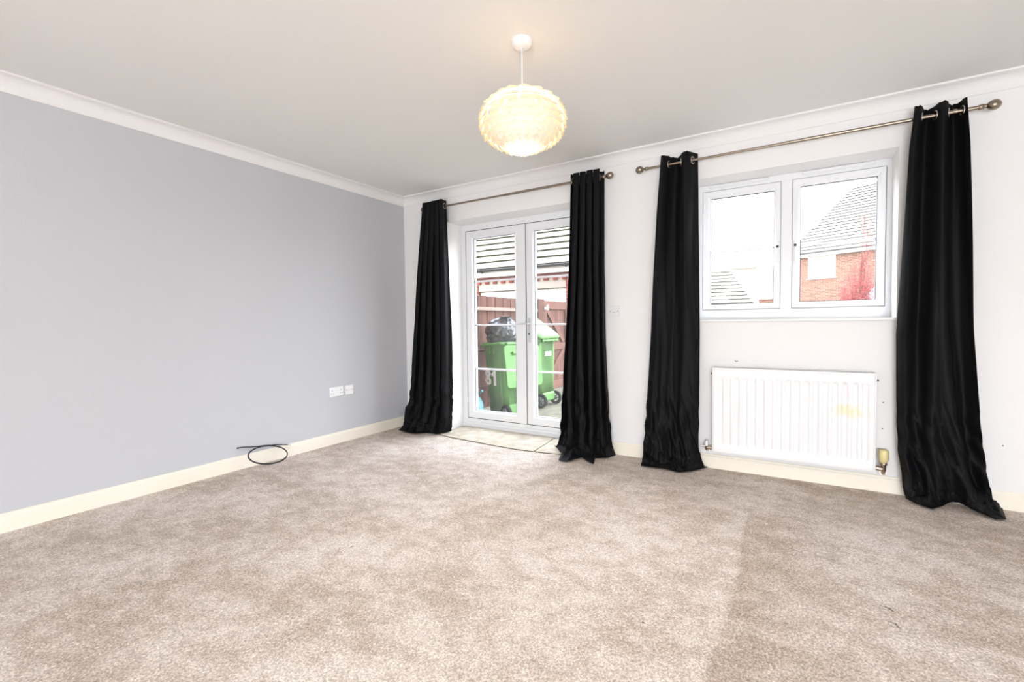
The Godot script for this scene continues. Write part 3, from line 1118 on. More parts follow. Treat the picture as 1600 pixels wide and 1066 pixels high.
# ======================================================================= small things
func build_small_things() -> void:
	# carpet offcuts in front of the door
	mat_piece("worn beige carpet offcut laid in front of the french door", [Vector2(0.60, -0.205), Vector2(0.590, 0.10), Vector2(0.575, 0.172), Vector2(0.66, 0.218), Vector2(0.80, 0.238), Vector2(1.20, 0.275), Vector2(1.50, 0.296), Vector2(1.695, 0.282), Vector2(1.645, -0.205)])
	mat_piece("small beige carpet strip beside the offcut, half under the black curtain", [Vector2(1.655, -0.205), Vector2(1.705, 0.280), Vector2(1.80, 0.270), Vector2(1.955, 0.238), Vector2(2.04, 0.20), Vector2(2.06, 0.05), Vector2(2.06, -0.205)])
	# double socket and single plate on the grey wall
	var x := 0.008
	var t := thing("wall_socket", "white double wall socket on the grey wall", "wall socket", Vector3(0, 0.470, 0.8946))
	var st := mb()
	bx(st, Vector3(0, -0.043, -0.073), Vector3(x, 0.043, 0.073), 0.003)
	obj("face_plate", st, M.white_plastic, t)
	for s in [-1.0, 1.0]:
		st = mb()
		bx(st, Vector3(x - 0.001, 0.008, s * 0.012 - 0.006), Vector3(x + 0.004, 0.030, s * 0.012 + 0.006), 0.002)
		obj("rocker_switch", st, M.white_plastic, t)
		st = mb()
		bx(st, Vector3(x - 0.002, 0.008, s * 0.047 - 0.0025), Vector3(x + 0.0003, 0.018, s * 0.047 + 0.0025))
		for q in [-0.011, 0.011]:
			bx(st, Vector3(x - 0.002, -0.018, s * 0.047 + q - 0.004), Vector3(x + 0.0003, -0.012, s * 0.047 + q + 0.004))
		obj("pin_hole", st, M.pin, t)
	t = thing("wall_plate", "white single cable outlet plate right of the double socket", "wall plate", Vector3(0, 0.470, 0.7535))
	st = mb()
	bx(st, Vector3(0, -0.043, -0.043), Vector3(x, 0.043, 0.043), 0.003)
	obj("face_plate", st, M.white_plastic, t)
	st = mb()
	bx(st, Vector3(x - 0.001, -0.008, -0.014), Vector3(x + 0.0015, 0.010, 0.014), 0.001)
	obj("outlet_cover", st, M.upvc, t)
	for s in [-1.0, 1.0]:
		st = mb()
		lathe(st, [Vector2(0, 0.001), Vector2(0.0035, 0.001), Vector2(0.004, 0.0)], 10, Transform3D(Basis(Vector3.BACK, -PI / 2), Vector3(x, 0.0, s * 0.030)))
		obj("screw", st, M.dull_metal, t)
	# fused switch on the window wall
	t = thing("wall_switch", "white square fused switch plate between the two middle curtains", "wall switch", Vector3(2.2906, 1.1554, 0))
	st = mb()
	bx(st, Vector3(-0.043, -0.043, 0), Vector3(0.043, 0.043, 0.009), 0.003)
	obj("face_plate", st, M.upvc, t)
	st = mb()
	bx(st, Vector3(-0.016, -0.015, 0.008), Vector3(0.016, 0.014, 0.0115), 0.0015)
	obj("fuse_carrier", st, M.white_plastic, t)
	st = mb()
	bx(st, Vector3(-0.008, -0.013, 0.011), Vector3(0.008, -0.0095, 0.0122))
	obj("fuse_slot", st, M.pin, t)
	for s in [-1.0, 1.0]:
		st = mb()
		lathe(st, [Vector2(0, 0.001), Vector2(0.0035, 0.001), Vector2(0.004, 0.0)], 10, Transform3D(Basis(Vector3.RIGHT, PI / 2), Vector3(s * 0.030, 0, 0.009)))
		obj("screw", st, M.dull_metal, t)
	# coil of black cable coming out of the wall and leaning on the skirting
	var pts := []
	pts.append_array([Vector3(0.0, 0.161, 1.772), Vector3(0.016, 0.164, 1.762), Vector3(0.028, 0.163, 1.735), Vector3(0.026, 0.153, 1.69), Vector3(0.022, 0.146, 1.65)])
	for k in range(0, 54):
		var g := TAU * k / 26.0 + 1.75
		var u := cos(g)
		var v := sin(g)
		var turn := k / 26.0
		var rz := 0.142 + 0.003 * sin(turn * 5.0)
		var hgt := 0.0725 + (0.0665 + 0.0025 * cos(turn * 4.0)) * v
		var zz := 1.577 + 0.040 * v + rz * u
		var xx := lerpf(0.098, 0.026, (hgt - 0.006) / 0.133) + 0.006 * turn * 0.5
		pts.append(Vector3(xx, maxf(hgt, 0.0065), zz))
	pts.append_array([Vector3(0.032, 0.128, 1.50), Vector3(0.034, 0.116, 1.44), Vector3(0.037, 0.105, 1.397)])
	var cv := Curve3D.new()
	for i in pts.size():
		var tan_: Vector3 = (pts[mini(i + 1, pts.size() - 1)] - pts[maxi(i - 1, 0)]) / 6.0
		cv.add_point(pts[i], -tan_, tan_)
	cv.bake_interval = 0.008
	t = thing("cable", "coil of thin black cable leaning against the cream skirting board", "cable")
	st = mb()
	tube(st, Array(cv.get_baked_points()), 0.0041, 8)
	obj("coil", st, M.cable, t)
	st = mb()
	tube(st, [Vector3(0.0, 0.161, 1.774), Vector3(0.010, 0.162, 1.768)], 0.006, 8)
	obj("grommet", st, M.dull_metal, t)
	st = mb()
	tube(st, [Vector3(0.037, 0.105, 1.397), Vector3(0.041, 0.095, 1.372)], 0.0014, 6)
	obj("bare_wire", st, M.dull_metal, t)
	# small plugs left in the window wall
	var where := [[3.996, 0.555, "small grey wall plug in the white wall, upper one right of the radiator"], [3.995, 0.392, "small grey wall plug in the white wall, lower one right of the radiator"], [4.523, 0.354, "small grey wall plug in the white wall, right of the rightmost curtain"]]
	for q in where:
		st = mb()
		lathe(st, [Vector2(0, 0.0), Vector2(0.0015, 0.0005), Vector2(0.003, 0.002), Vector2(0.0036, 0.0)], 12, Transform3D(Basis(Vector3.RIGHT, PI / 2), Vector3(q[0], q[1], 0)))
		tag(obj("wall_plug", st, M.pin, null), q[2], "wall plug", "plugs in the window wall")
	st = mb()
	tube(st, [Vector3(3.172, 0.786, 0.0), Vector3(3.173, 0.786, 0.008), Vector3(3.178, 0.780, 0.012), Vector3(3.190, 0.786, 0.010)], 0.0022, 6)
	tag(obj("wall_hook", st, M.pin, null), "tiny bent wire hook in the wall above the radiator", "hook")


func mat_piece(label: String, outline: Array) -> void:
	var t := thing("door_mat", label, "mat")
	var y := 0.009
	var c := Vector2.ZERO
	for p in outline:
		c += p
	c /= outline.size()
	var st := mb()
	var n := outline.size()
	for i in n:
		var a: Vector2 = outline[i]
		var b: Vector2 = outline[(i + 1) % n]
		poly(st, [Vector3(c.x, y, c.y), Vector3(a.x, y, a.y), Vector3(b.x, y, b.y)], Vector3(c.x, -1, c.y))
		poly(st, [Vector3(a.x, y, a.y), Vector3(b.x, y, b.y), Vector3(b.x, y - 0.004, b.y), Vector3(a.x, y - 0.004, a.y)], Vector3(c.x, y, c.y))
	obj("pile", st, M.mat_pile, t)
	st = mb()
	for i in n:
		var a: Vector2 = outline[i]
		var b: Vector2 = outline[(i + 1) % n]
		poly(st, [Vector3(a.x, y - 0.004, a.y), Vector3(b.x, y - 0.004, b.y), Vector3(b.x, 0.0005, b.y), Vector3(a.x, 0.0005, a.y)], Vector3(c.x, y, c.y))
	obj("backing", st, M.mat_edge, t)


# ======================================================================= garden
func build_garden() -> void:
	var st := mb()
	bx(st, Vector3(-40, GROUND - 0.2, -60), Vector3(40, GROUND, -0.3))
	bx(st, Vector3(-40, GROUND - 0.2, ROOM_Z + 0.3), Vector3(40, GROUND, 40))
	struct(obj("ground", st, M.paving), "pale mossy concrete paving outside the french door", "paving")
	# closeboard fence along the left boundary
	var fx := -0.15
	var f := thing("fence", "brown closeboard fence with a pale rail behind the green wheelie bins", "fence", Vector3(fx, GROUND, 0))
	var z := -0.36
	var k := 0
	while z > -3.14:
		st = mb()
		var top := 1.60 + rng.randf_range(-0.006, 0.006)
		bx(st, Vector3(-0.014, 0.05, z - 0.104), Vector3(-0.002 + 0.008 * (k % 2), top, z - 0.001), 0.002)
		obj("board", st, M.wood[rng.randi() % 3], f)
		z -= 0.105
		k += 1
	st = mb()
	bx(st, Vector3(0.004, 1.40, -3.14), Vector3(0.045, 1.445, -0.36), 0.004)
	obj("rail", st, M.wood_pale, f)
	for y in [0.30, 0.85]:
		st = mb()
		bx(st, Vector3(0.004, y, -3.14), Vector3(0.045, y + 0.06, -0.36), 0.004)
		obj("rail", st, M.wood[1], f)
	st = mb()
	bx(st, Vector3(-0.06, 0, -3.36), Vector3(0.05, 1.62, -3.15), 0.006)
	obj("post", st, M.wood[1], f)
	# ledged and braced gate
	var g := thing("garden_gate", "brown framed timber gate with diagonal braces past the bins", "gate", Vector3(fx, GROUND, -3.38))
	var wd := 0.98
	k = 0
	z = -0.10
	while z > -wd + 0.08:
		st = mb()
		bx(st, Vector3(-0.025, 0.06, z - 0.099), Vector3(-0.008, 1.56, z), 0.003)
		obj("board", st, M.wood[k % 3], g)
		z -= 0.10
		k += 1
	for q in [[0.0, -0.11, 0.05, 1.60], [-wd + 0.11, -wd, 0.05, 1.60]]:
		st = mb()
		bx(st, Vector3(-0.02, q[2], q[1]), Vector3(0.03, q[3], q[0]), 0.004)
		obj("stile", st, M.wood[2], g)
	for y in [[1.46, 1.60], [0.74, 0.86], [0.05, 0.19]]:
		st = mb()
		bx(st, Vector3(-0.005, y[0], -wd + 0.11), Vector3(0.026, y[1], -0.11), 0.004)
		obj("ledge", st, M.wood[2], g)
	for q in [[1.46, -0.12, 0.87, -0.80], [0.74, -0.80, 0.20, -0.12]]:
		var a := Vector3(0.012, q[0], q[1])
		var b := Vector3(0.012, q[2], q[3])
		var d := (b - a)
		st = mb()
		var bs := Basis(Vector3(1, 0, 0), d.normalized(), Vector3(1, 0, 0).cross(d.normalized()))
		bx(st, Vector3(-0.014, 0, -0.045), Vector3(0.014, d.length(), 0.045), 0.003, Transform3D(bs, a))
		obj("brace", st, M.wood[2], g)
	st = mb()
	bx(st, Vector3(0.030, 1.44, -0.16), Vector3(0.042, 1.49, -0.01), 0.004)
	tube(st, [Vector3(0.04, 1.49, -0.07), Vector3(0.075, 1.52, -0.05), Vector3(0.07, 1.45, -0.03), Vector3(0.04, 1.44, -0.05)], 0.014, 8)
	obj("latch", st, M.white_paint, g)
	st = mb()
	bx(st, Vector3(-0.06, 0, -wd - 0.14), Vector3(0.06, 1.62, -wd - 0.02), 0.006)
	obj("gate_post", st, M.wood[0], g)
	# bins
	wheelie_bin("green wheelie bin numbered 81 with its lid thrown open", Vector3(0.318, GROUND, -1.50), deg_to_rad(-20), true)
	wheelie_bin("green wheelie bin with a raised lid, second one towards the gate", Vector3(0.20, GROUND, -2.46), deg_to_rad(-4), false)
	# refuse sack on the open bin
	var bagt := thing("refuse_sack", "shiny black refuse sack sitting in the open green bin", "sack", Vector3(0.245, 0.845, -1.50))
	var nz := FastNoiseLite.new()
	nz.seed = 6
	nz.frequency = 3.6
	nz.fractal_octaves = 4
	nz.fractal_type = FastNoiseLite.FRACTAL_RIDGED
	st = mb()
	var rows := []
	for i in 41:
		var e := PI * i / 40.0
		var row := []
		for j in 64:
			var p := Vector3(sin(e) * cos(TAU * j / 64), cos(e), sin(e) * sin(TAU * j / 64))
			var r := 1.0 + 0.20 * (nz.get_noise_3dv(p * 0.55) - 0.3)
			row.append(Vector3(p.x * 0.215 * r, p.y * 0.205 * r + 0.10, p.z * 0.20 * r))
		rows.append(row)
	grid(st, rows, true)
	obj("sack_body", st, M.bag, bagt)
	st = mb()
	var kn := []
	for i in 9:
		var row := []
		for j in 20:
			var rr := (0.030 + 0.05 * pow(i / 8.0, 1.5)) * (1.0 + 0.35 * sin(j * 1.9 + i))
			row.append(Vector3(0.03 + rr * cos(TAU * j / 20) + 0.010 * i, 0.265 + 0.006 * i, 0.05 + rr * sin(TAU * j / 20)))
		kn.append(row)
	grid(st, kn, true)
	obj("sack_neck", st, M.bag, bagt)
	# teal watering can at the fence side of the first bin
	var wc := thing("watering_can", "teal plastic watering can with a white label beside the numbered bin", "watering can", Vector3(0.215, GROUND, -0.93))
	st = mb()
	rows = []
	for q in [[0.0, 0.0], [0.17, 0.0], [0.19, 0.01], [0.185, 0.20], [0.165, 0.27], [0.09, 0.33], [0.06, 0.34], [0.06, 0.37]]:
		var row := []
		for v in rounded(maxf(q[0], 0.001), maxf(q[0], 0.001) * 0.75, maxf(q[0], 0.001) * 0.2, q[1]):
			row.append(v)
		rows.append(row)
	grid(st, rows, true)
	obj("can_body", st, M.teal, wc)
	st = mb()
	tube(st, [Vector3(-0.03, 0.33, 0.0), Vector3(0.05, 0.375, 0.01), Vector3(0.12, 0.415, 0.02)], 0.014, 10)
	obj("spout", st, M.teal, wc)
	st = mb()
	tube(st, [Vector3(0.0, 0.36, 0), Vector3(-0.06, 0.41, 0), Vector3(-0.12, 0.38, 0), Vector3(-0.10, 0.27, 0)], 0.011, 8)
	obj("handle", st, M.teal, wc)
	st = mb()
	bx(st, Vector3(0.01, 0.14, 0.068), Vector3(0.07, 0.225, 0.0715), 0.001)
	obj("paper_label", st, M.white_plastic, wc)


func wheelie_bin(label: String, at: Vector3, turn: float, open: bool) -> void:
	# +x is the hinge side with the wheels
	var t := thing("wheelie_bin", label, "wheelie bin", at, turn, "green wheelie bins in the garden")
	var st := mb()
	var rows := []
	for q in [[0.34, 0.36, 0.08], [0.37, 0.39, 0.075], [0.40, 0.43, 0.50], [0.435, 0.475, 0.93], [0.45, 0.49, 0.955], [0.45, 0.49, 0.97]]:
		var row := rounded(q[0], q[1], 0.05, q[2])
		var out := []
		for v in row:
			out.append(v + Vector3(0.5 * (0.44 - q[0]), 0, 0))   # the back stays upright
		rows.append(out)
	var inner := []
	for q in [[0.42, 0.46, 0.97], [0.40, 0.44, 0.93], [0.36, 0.38, 0.15]]:
		var out := []
		for v in rounded(q[0], q[1], 0.05, q[2]):
			out.append(v + Vector3(0.5 * (0.44 - q[0]), 0, 0))
		inner.append(out)
	grid(st, rows + inner, true)
	poly(st, rows[0], Vector3(0, 1, 0))
	poly(st, inner[2], Vector3(0, -1, 0))
	var body := obj("body", st, M.bin_green, t)
	# rim lip
	st = mb()
	var lip := []
	for q in [[0.45, 0.49, 0.955], [0.50, 0.535, 0.950], [0.505, 0.54, 0.960], [0.505, 0.54, 0.978], [0.49, 0.53, 0.986], [0.43, 0.47, 0.982]]:
		var out := []
		for v in rounded(q[0], q[1], 0.05, q[2]):
			out.append(v + Vector3(-0.012, -0.035 if v.x < 0 else 0.0, 0))
		lip.append(out)
	grid(st, lip, true)
	obj("rim", st, M.bin_green, t)
	# ribs down the sides and drip mouldings under the rim
	st = mb()
	for s in [-1.0, 1.0]:
		for x in [-0.06, 0.02]:
			bx(st, Vector3(x - 0.008, 0.83, s * 0.228), Vector3(x + 0.008, 0.93, s * 0.243), 0.004)
		tube(st, [Vector3(0.15, 0.10, s * 0.196), Vector3(0.14, 0.5, s * 0.216), Vector3(0.135, 0.9, s * 0.234)], 0.009, 6)
	obj("rib", st, M.bin_green, body)
	# axle housing and wheels
	st = mb()
	bx(st, Vector3(0.12, 0.07, -0.17), Vector3(0.25, 0.20, 0.17), 0.02)
	obj("axle_housing", st, M.bin_green, t)
	for s in [-1.0, 1.0]:
		var xf := Transform3D(Basis(Vector3.RIGHT, PI / 2), Vector3(0.235, 0.10, s * 0.205))
		st = mb()
		lathe(st, [Vector2(0.068, -0.022), Vector2(0.092, -0.024), Vector2(0.1, -0.016), Vector2(0.1, 0.016), Vector2(0.092, 0.024), Vector2(0.068, 0.022), Vector2(0.068, -0.022)], 32, xf)
		var wh := obj("wheel", st, M.tyre, t)
		st = mb()
		lathe(st, [Vector2(0, -0.022), Vector2(0.022, -0.022), Vector2(0.026, -0.012), Vector2(0.026, 0.012), Vector2(0.022, 0.022), Vector2(0, 0.022)], 16, xf)
		lathe(st, [Vector2(0.058, -0.014), Vector2(0.070, -0.016), Vector2(0.070, 0.016), Vector2(0.058, 0.014), Vector2(0.058, -0.014)], 24, xf)
		for k in 6:
			var g := TAU * k / 6
			bx(st, Vector3(0.02, -0.008, -0.008), Vector3(0.064, 0.008, 0.008), 0.002, xf * Transform3D(Basis(Vector3.UP, g), Vector3.ZERO))
		obj("hub", st, M.hub, wh)
	# hinge bar and handles
	st = mb()
	tube(st, [Vector3(0.275, 0.965, -0.20), Vector3(0.275, 0.965, 0.20)], 0.014, 10)
	for s in [-0.20, -0.07, 0.07, 0.20]:
		bx(st, Vector3(0.22, 0.945, s - 0.018), Vector3(0.285, 0.985, s + 0.018), 0.006)
	obj("handle_bar", st, M.bin_green, t)
	# lid, hinged at the back: local lid runs from the hinge along -x
	var lid := mb()
	var lr := []
	for q in [[0.50, 0.545, 0.0], [0.525, 0.57, 0.0], [0.53, 0.575, 0.008], [0.525, 0.57, 0.024], [0.48, 0.52, 0.045], [0.40, 0.43, 0.062], [0.2, 0.22, 0.072], [0.001, 0.001, 0.075]]:
		var out := []
		for v in rounded(q[0], q[1], minf(0.05, q[0] * 0.4), q[2]):
			out.append(v + Vector3(-0.265, 0, 0))
		lr.append(out)
	grid(lid, lr, true)
	poly(lid, lr[0], Vector3(-0.265, 1, 0))
	var lo := obj("lid", lid, M.bin_green, t)
	lo.position = Vector3(0.275, 0.985, 0)
	if open:
		lo.rotation.z = deg_to_rad(-262)
		lo.position = Vector3(0.305, 0.95, 0)
		var grip := mb()
		tube(grip, [Vector3(-0.10, -0.012, -0.17), Vector3(-0.10, -0.012, 0.17)], 0.022, 10)
		obj("lid_grip", grip, M.bin_green, lo)
		var n := TextMesh.new()
		var f := SystemFont.new()
		f.font_names = PackedStringArray(["Droid Sans"])
		f.font_weight = 700
		n.font = f
		n.text = "81"
		n.font_size = 64
		n.pixel_size = 0.0042
		n.depth = 0.002
		for e in [-0.008, 0.0, 0.008]:   # a bold figure
			var no := obj("number", n, M.white_number, t)
			no.position = Vector3(-0.055 + e, 0.515, 0.2205 + e * 0.1)
			no.rotation.x = deg_to_rad(3.0)
			no.scale = Vector3(0.9, 1.0, 1.0)
	else:
		lo.rotation.z = deg_to_rad(-33)
		var st2 := mb()
		bx(st2, Vector3(0.222, 0.74, -0.10), Vector3(0.229, 0.80, 0.08), 0.002)
		obj("paper_label", st2, M.white_plastic, t)


# courses of roof tiles: each course a piece of its own with a ragged lower edge, coloured dark for its shade
func roof_courses(parent: Node, a: Vector3, along: Vector3, upslope: Vector3, count: int, gauge: float, lens: Array, starts: Array, lip: Material, thick := 0.03, wide := 0.30) -> void:
	var nrm := along.cross(upslope).normalized()
	if nrm.y < 0:
		nrm = -nrm
	for i in count:
		var l: float = lens[mini(i, lens.size() - 1)] if lens.size() > 1 else lens[0]
		var s0: float = starts[mini(i, starts.size() - 1)]
		var o := a + upslope * gauge * i + along * s0
		var n := maxi(2, int(l / wide))
		var st := mb()
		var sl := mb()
		for k in n:
			var u0 := l * k / n
			var u1 := l * (k + 1) / n - 0.006
			var jag := rng.randf_range(-0.006, 0.006)
			var h := thick + rng.randf_range(-0.003, 0.005)
			var p0 := o + along * u0 + upslope * jag + nrm * h
			var p1 := o + along * u1 + upslope * jag + nrm * h
			var q0 := o + along * u0 + upslope * (gauge + 0.03)
			var q1 := o + along * u1 + upslope * (gauge + 0.03)
			var mid := o - nrm
			poly(st, [p0, p1, q1, q0], mid)
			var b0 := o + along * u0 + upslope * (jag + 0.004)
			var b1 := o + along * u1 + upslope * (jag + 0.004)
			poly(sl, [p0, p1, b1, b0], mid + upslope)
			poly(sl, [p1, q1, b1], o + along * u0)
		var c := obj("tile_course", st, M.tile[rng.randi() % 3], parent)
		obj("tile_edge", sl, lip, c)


func build_garage() -> void:
	var t := thing("garage", "brick garage with grey tiled roof and white door beyond the fence", "garage", Vector3.ZERO)
	var z := -5.5
	var xa := -4.2
	var xb := 0.1
	var st := mb()
	# masonry core, the brick skin is laid on it
	bx(st, Vector3(xa, GROUND, z - 4.0), Vector3(-3.03, 2.27, z - 0.02))
	bx(st, Vector3(-0.70, GROUND, z - 4.0), Vector3(xb, 2.27, z - 0.02))
	bx(st, Vector3(-3.03, 1.99, z - 0.30), Vector3(-0.70, 2.27, z - 0.02))
	for e in [xa, xb - 0.02]:   # gable ends
		poly(st, [Vector3(e, 2.27, z - 0.02), Vector3(e, 2.27, z - 7.9), Vector3(e, 2.27 + 4.5 * sin(deg_to_rad(35.0)), z + 0.1 - 4.6 * cos(deg_to_rad(35.0)))], Vector3(-2, 2.5, z - 3))
	obj("wall", st, M.mortar, t)
	for q in [[-3.48, -3.0, 1.25], [-0.70, -0.25, 1.25]]:
		var row: int = 0
		var y: float = q[2]
		while y < 1.985:
			var x: float = q[0] - (0.112 if row % 2 else 0.0)
			while x < q[1] - 0.05:
				var xl := maxf(x, q[0])
				var xr := minf(x + 0.215, q[1])
				if xr - xl > 0.04:
					st = mb()
					bx(st, Vector3(xl, y, z - 0.06), Vector3(xr, y + 0.065, z + rng.randf_range(-0.003, 0.002)), 0.004)
					obj("brick", st, M.brick[rng.randi() % 3], t)
				x += 0.225
			y += 0.075
			row += 1
	# stretcher course and dentil course under the eaves
	var x := -3.48
	var k := 0
	while x < -0.25:
		st = mb()
		bx(st, Vector3(x, 2.085, z - 0.06), Vector3(x + 0.215, 2.15, z + 0.03), 0.004)
		obj("brick", st, M.brick[2], t)
		x += 0.225
	x = -3.48
	while x < -0.25:
		if k % 2 == 0:
			st = mb()
			bx(st, Vector3(x, 2.005, z - 0.06), Vector3(x + 0.103, 2.075, z + 0.025), 0.004)
			obj("brick", st, M.brick[k % 3], t)
		x += 0.1125
		k += 1
	st = mb()
	bx(st, Vector3(xa, 2.155, z - 0.05), Vector3(xb, 2.285, z + 0.11), 0.006)
	obj("fascia", st, M.white_paint, t)
	st = mb()
	bx(st, Vector3(-3.0, 1.83, z - 0.10), Vector3(-0.70, 1.992, z - 0.01), 0.006)
	obj("lintel_panel", st, M.cream_panel, t)
	st = mb()
	for i in 10:
		bx(st, Vector3(-2.99 + i * 0.228, GROUND, z - 0.12), Vector3(-2.99 + i * 0.228 + 0.222, 1.815, z - 0.07), 0.006)
	obj("garage_door", st, M.white_paint, t)
	# half round gutter with brackets
	st = mb()
	var rows := []
	for e in [xa, xb]:
		var row := []
		for i in 11:
			var g := PI * i / 10.0
			row.append(Vector3(e, 2.325 - 0.055 * sin(g), z + 0.17 + 0.055 * cos(g)))
		for i in 11:
			var g := PI * (10 - i) / 10.0
			row.append(Vector3(e, 2.327 - 0.050 * sin(g), z + 0.17 + 0.050 * cos(g)))
		rows.append(row)
	grid(st, rows, true)
	var gu := obj("gutter", st, M.gutter, t)
	for q in [-3.4, -2.78, -1.7, -0.62, 0.4]:
		st = mb()
		tube(st, [Vector3(q, 2.34, z + 0.228), Vector3(q, 2.27, z + 0.215), Vector3(q, 2.255, z + 0.16), Vector3(q, 2.28, z + 0.105)], 0.014, 6)
		obj("gutter_clip", st, M.gutter, gu)
	var p := deg_to_rad(35.0)
	roof_courses(t, Vector3(xa, 2.325, z + 0.14), Vector3.RIGHT, Vector3(0, sin(p), -cos(p)), 13, 0.345, [xb - xa], [0.0], M.moss_shade, 0.045)
	st = mb()
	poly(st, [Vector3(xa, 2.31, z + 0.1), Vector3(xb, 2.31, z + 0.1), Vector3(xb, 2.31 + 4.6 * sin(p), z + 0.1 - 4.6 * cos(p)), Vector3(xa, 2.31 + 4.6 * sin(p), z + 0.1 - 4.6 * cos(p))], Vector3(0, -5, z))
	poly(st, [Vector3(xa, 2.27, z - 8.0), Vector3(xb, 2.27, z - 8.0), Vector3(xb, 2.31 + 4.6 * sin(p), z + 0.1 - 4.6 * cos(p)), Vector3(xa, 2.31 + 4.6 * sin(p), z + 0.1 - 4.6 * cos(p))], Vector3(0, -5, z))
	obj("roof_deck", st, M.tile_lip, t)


# ======================================================================= seen through the window
func build_far_buildings() -> void:
	# two-storey brick house, its front turned towards the left
	var o := Vector3(6.725, GROUND, -25.0)
	var dirl := Vector3(-0.896, 0, -0.445).normalized()
	var turn := atan2(dirl.z, -dirl.x)   # local -x runs to the left along the front
	var t := thing("house", "red brick house with grey tiled roof and white window behind a red shrub", "house", o, turn)
	var eave := 4.62
	var xl := -3.95
	var xr := 3.0
	var st := mb()
	bx(st, Vector3(xl, 0, -7), Vector3(-3.07, eave, 0))
	bx(st, Vector3(-1.72, 0, -7), Vector3(xr, eave, 0))
	bx(st, Vector3(-3.07, 0, -7), Vector3(-1.72, 3.46, 0))
	bx(st, Vector3(-3.07, 4.59, -7), Vector3(-1.72, eave, 0))
	obj("wall", st, M.brickwork, t)
	st = mb()
	ring(st, [[-3.07, 3.46, -1.72, 4.59, -0.06], [-3.07, 3.46, -1.72, 4.59, -0.02], [-3.0, 3.53, -1.79, 4.52, -0.02], [-3.0, 3.53, -1.79, 4.52, -0.06]])
	bx(st, Vector3(-2.43, 3.5, -0.06), Vector3(-2.36, 4.55, -0.02))
	bx(st, Vector3(-3.0, 4.22, -0.06), Vector3(-2.4, 4.27, -0.02))
	var w := obj("window", st, M.white_paint, t)
	st = mb()
	bx(st, Vector3(-3.02, 3.5, -0.12), Vector3(-1.77, 4.55, -0.05))
	obj("net_curtain", st, M.white_paint, w)
	st = mb()
	bx(st, Vector3(-3.12, 3.40, -0.02), Vector3(-1.67, 3.46, 0.06), 0.01)
	obj("window_ledge", st, M.white_paint, t)
	st = mb()
	bx(st, Vector3(xl - 0.1, eave - 0.02, -0.1), Vector3(xr, eave + 0.17, 0.25), 0.01)
	obj("fascia", st, M.white_paint, t)
	st = mb()
	tube(st, [Vector3(xl - 0.15, eave + 0.20, 0.31), Vector3(xr, eave + 0.20, 0.31)], 0.055, 8)
	obj("gutter", st, M.dull_metal, t)
	var p := deg_to_rad(40.0)
	var lens := []
	var starts := []
	for i in 22:
		starts.append(0.06 * i)
		lens.append(xr - xl + 0.2 - 0.06 * i)
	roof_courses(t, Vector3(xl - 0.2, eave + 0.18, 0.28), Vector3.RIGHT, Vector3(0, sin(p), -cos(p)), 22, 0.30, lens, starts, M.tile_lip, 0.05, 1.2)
	st = mb()
	poly(st, [Vector3(xl - 0.2, eave + 0.16, 0.24), Vector3(xr, eave + 0.16, 0.24), Vector3(xr, eave + 0.16 + 6.5 * sin(p), 0.24 - 6.5 * cos(p)), Vector3(xl + 1.15, eave + 0.16 + 6.5 * sin(p), 0.24 - 6.5 * cos(p))], Vector3(0, 0, 0))
	poly(st, [Vector3(xl - 0.2, eave + 0.16, 0.24), Vector3(xl + 1.15, eave + 0.16 + 6.5 * sin(p), 0.24 - 6.5 * cos(p)), Vector3(xl - 0.2, eave + 0.16, -7.2)], Vector3(0, 0, 0))
	poly(st, [Vector3(xl - 0.2, eave + 0.16, -7.2), Vector3(xr, eave + 0.16, -7.2), Vector3(xr, eave + 0.16 + 6.5 * sin(p), 0.24 - 6.5 * cos(p)), Vector3(xl + 1.15, eave + 0.16 + 6.5 * sin(p), 0.24 - 6.5 * cos(p))], Vector3(0, 0, 0))
	obj("roof_deck", st, M.tile[0], t)
	# red shrub in front of it
	var s := thing("shrub", "tall loose red shrub in front of the brick house", "shrub", Vector3(5.42, GROUND, -17.0))
	st = mb()
	var tips := []
	for k in 75:
		var a := rng.randf() * TAU
		var sp := rng.randf_range(0.05, 0.62)
		var top := Vector3(cos(a) * sp, rng.randf_range(2.2, 3.7) - sp * 1.2, sin(a) * sp * 0.7)
		if k % 12 == 0:
			top = Vector3(rng.randf_range(0.0, 0.4), rng.randf_range(4.3, 5.1), 0.0)
		var mid := Vector3(top.x * 0.35, top.y * 0.5, top.z * 0.35) + Vector3(rng.randf_range(-0.05, 0.05), 0, 0)
		tube(st, [Vector3(cos(a) * 0.05, 0, sin(a) * 0.05), mid, top], 0.007, 5)
		for q in 22:
			tips.append(mid.lerp(top, rng.randf()) + Vector3(rng.randf_range(-0.16, 0.16), rng.randf_range(-0.12, 0.12), rng.randf_range(-0.16, 0.16)))
	obj("stem", st, M.twig, s)
	st = mb()
	for q in 1700:
		var a := rng.randf() * TAU
		var r := sqrt(rng.randf()) * 0.56
		tips.append(Vector3(cos(a) * r - 0.10, 1.75 + rng.randf() * rng.randf() * 1.3, sin(a) * r * 0.7))
	for v in tips:
		var b := Basis.from_euler(Vector3(rng.randf() * TAU, rng.randf() * TAU, rng.randf() * TAU)) * 0.034
		var c: Vector3 = v
		poly(st, [c + b * Vector3(-1, 0, 0), c + b * Vector3(0, 0.5, 0.15), c + b * Vector3(1.2, 0, 0), c + b * Vector3(0, -0.5, 0.15)], c - Vector3(0, 0, 1))
	var lf := obj("foliage", st, M.leaf, s)
	lf.set_meta("kind", "stuff")
	# grey porch roof at the lower right of the window view
	t = thing("porch", "grey slate porch roof beside the red shrub", "porch", Vector3(6.35, GROUND, -20.0))
	st = mb()
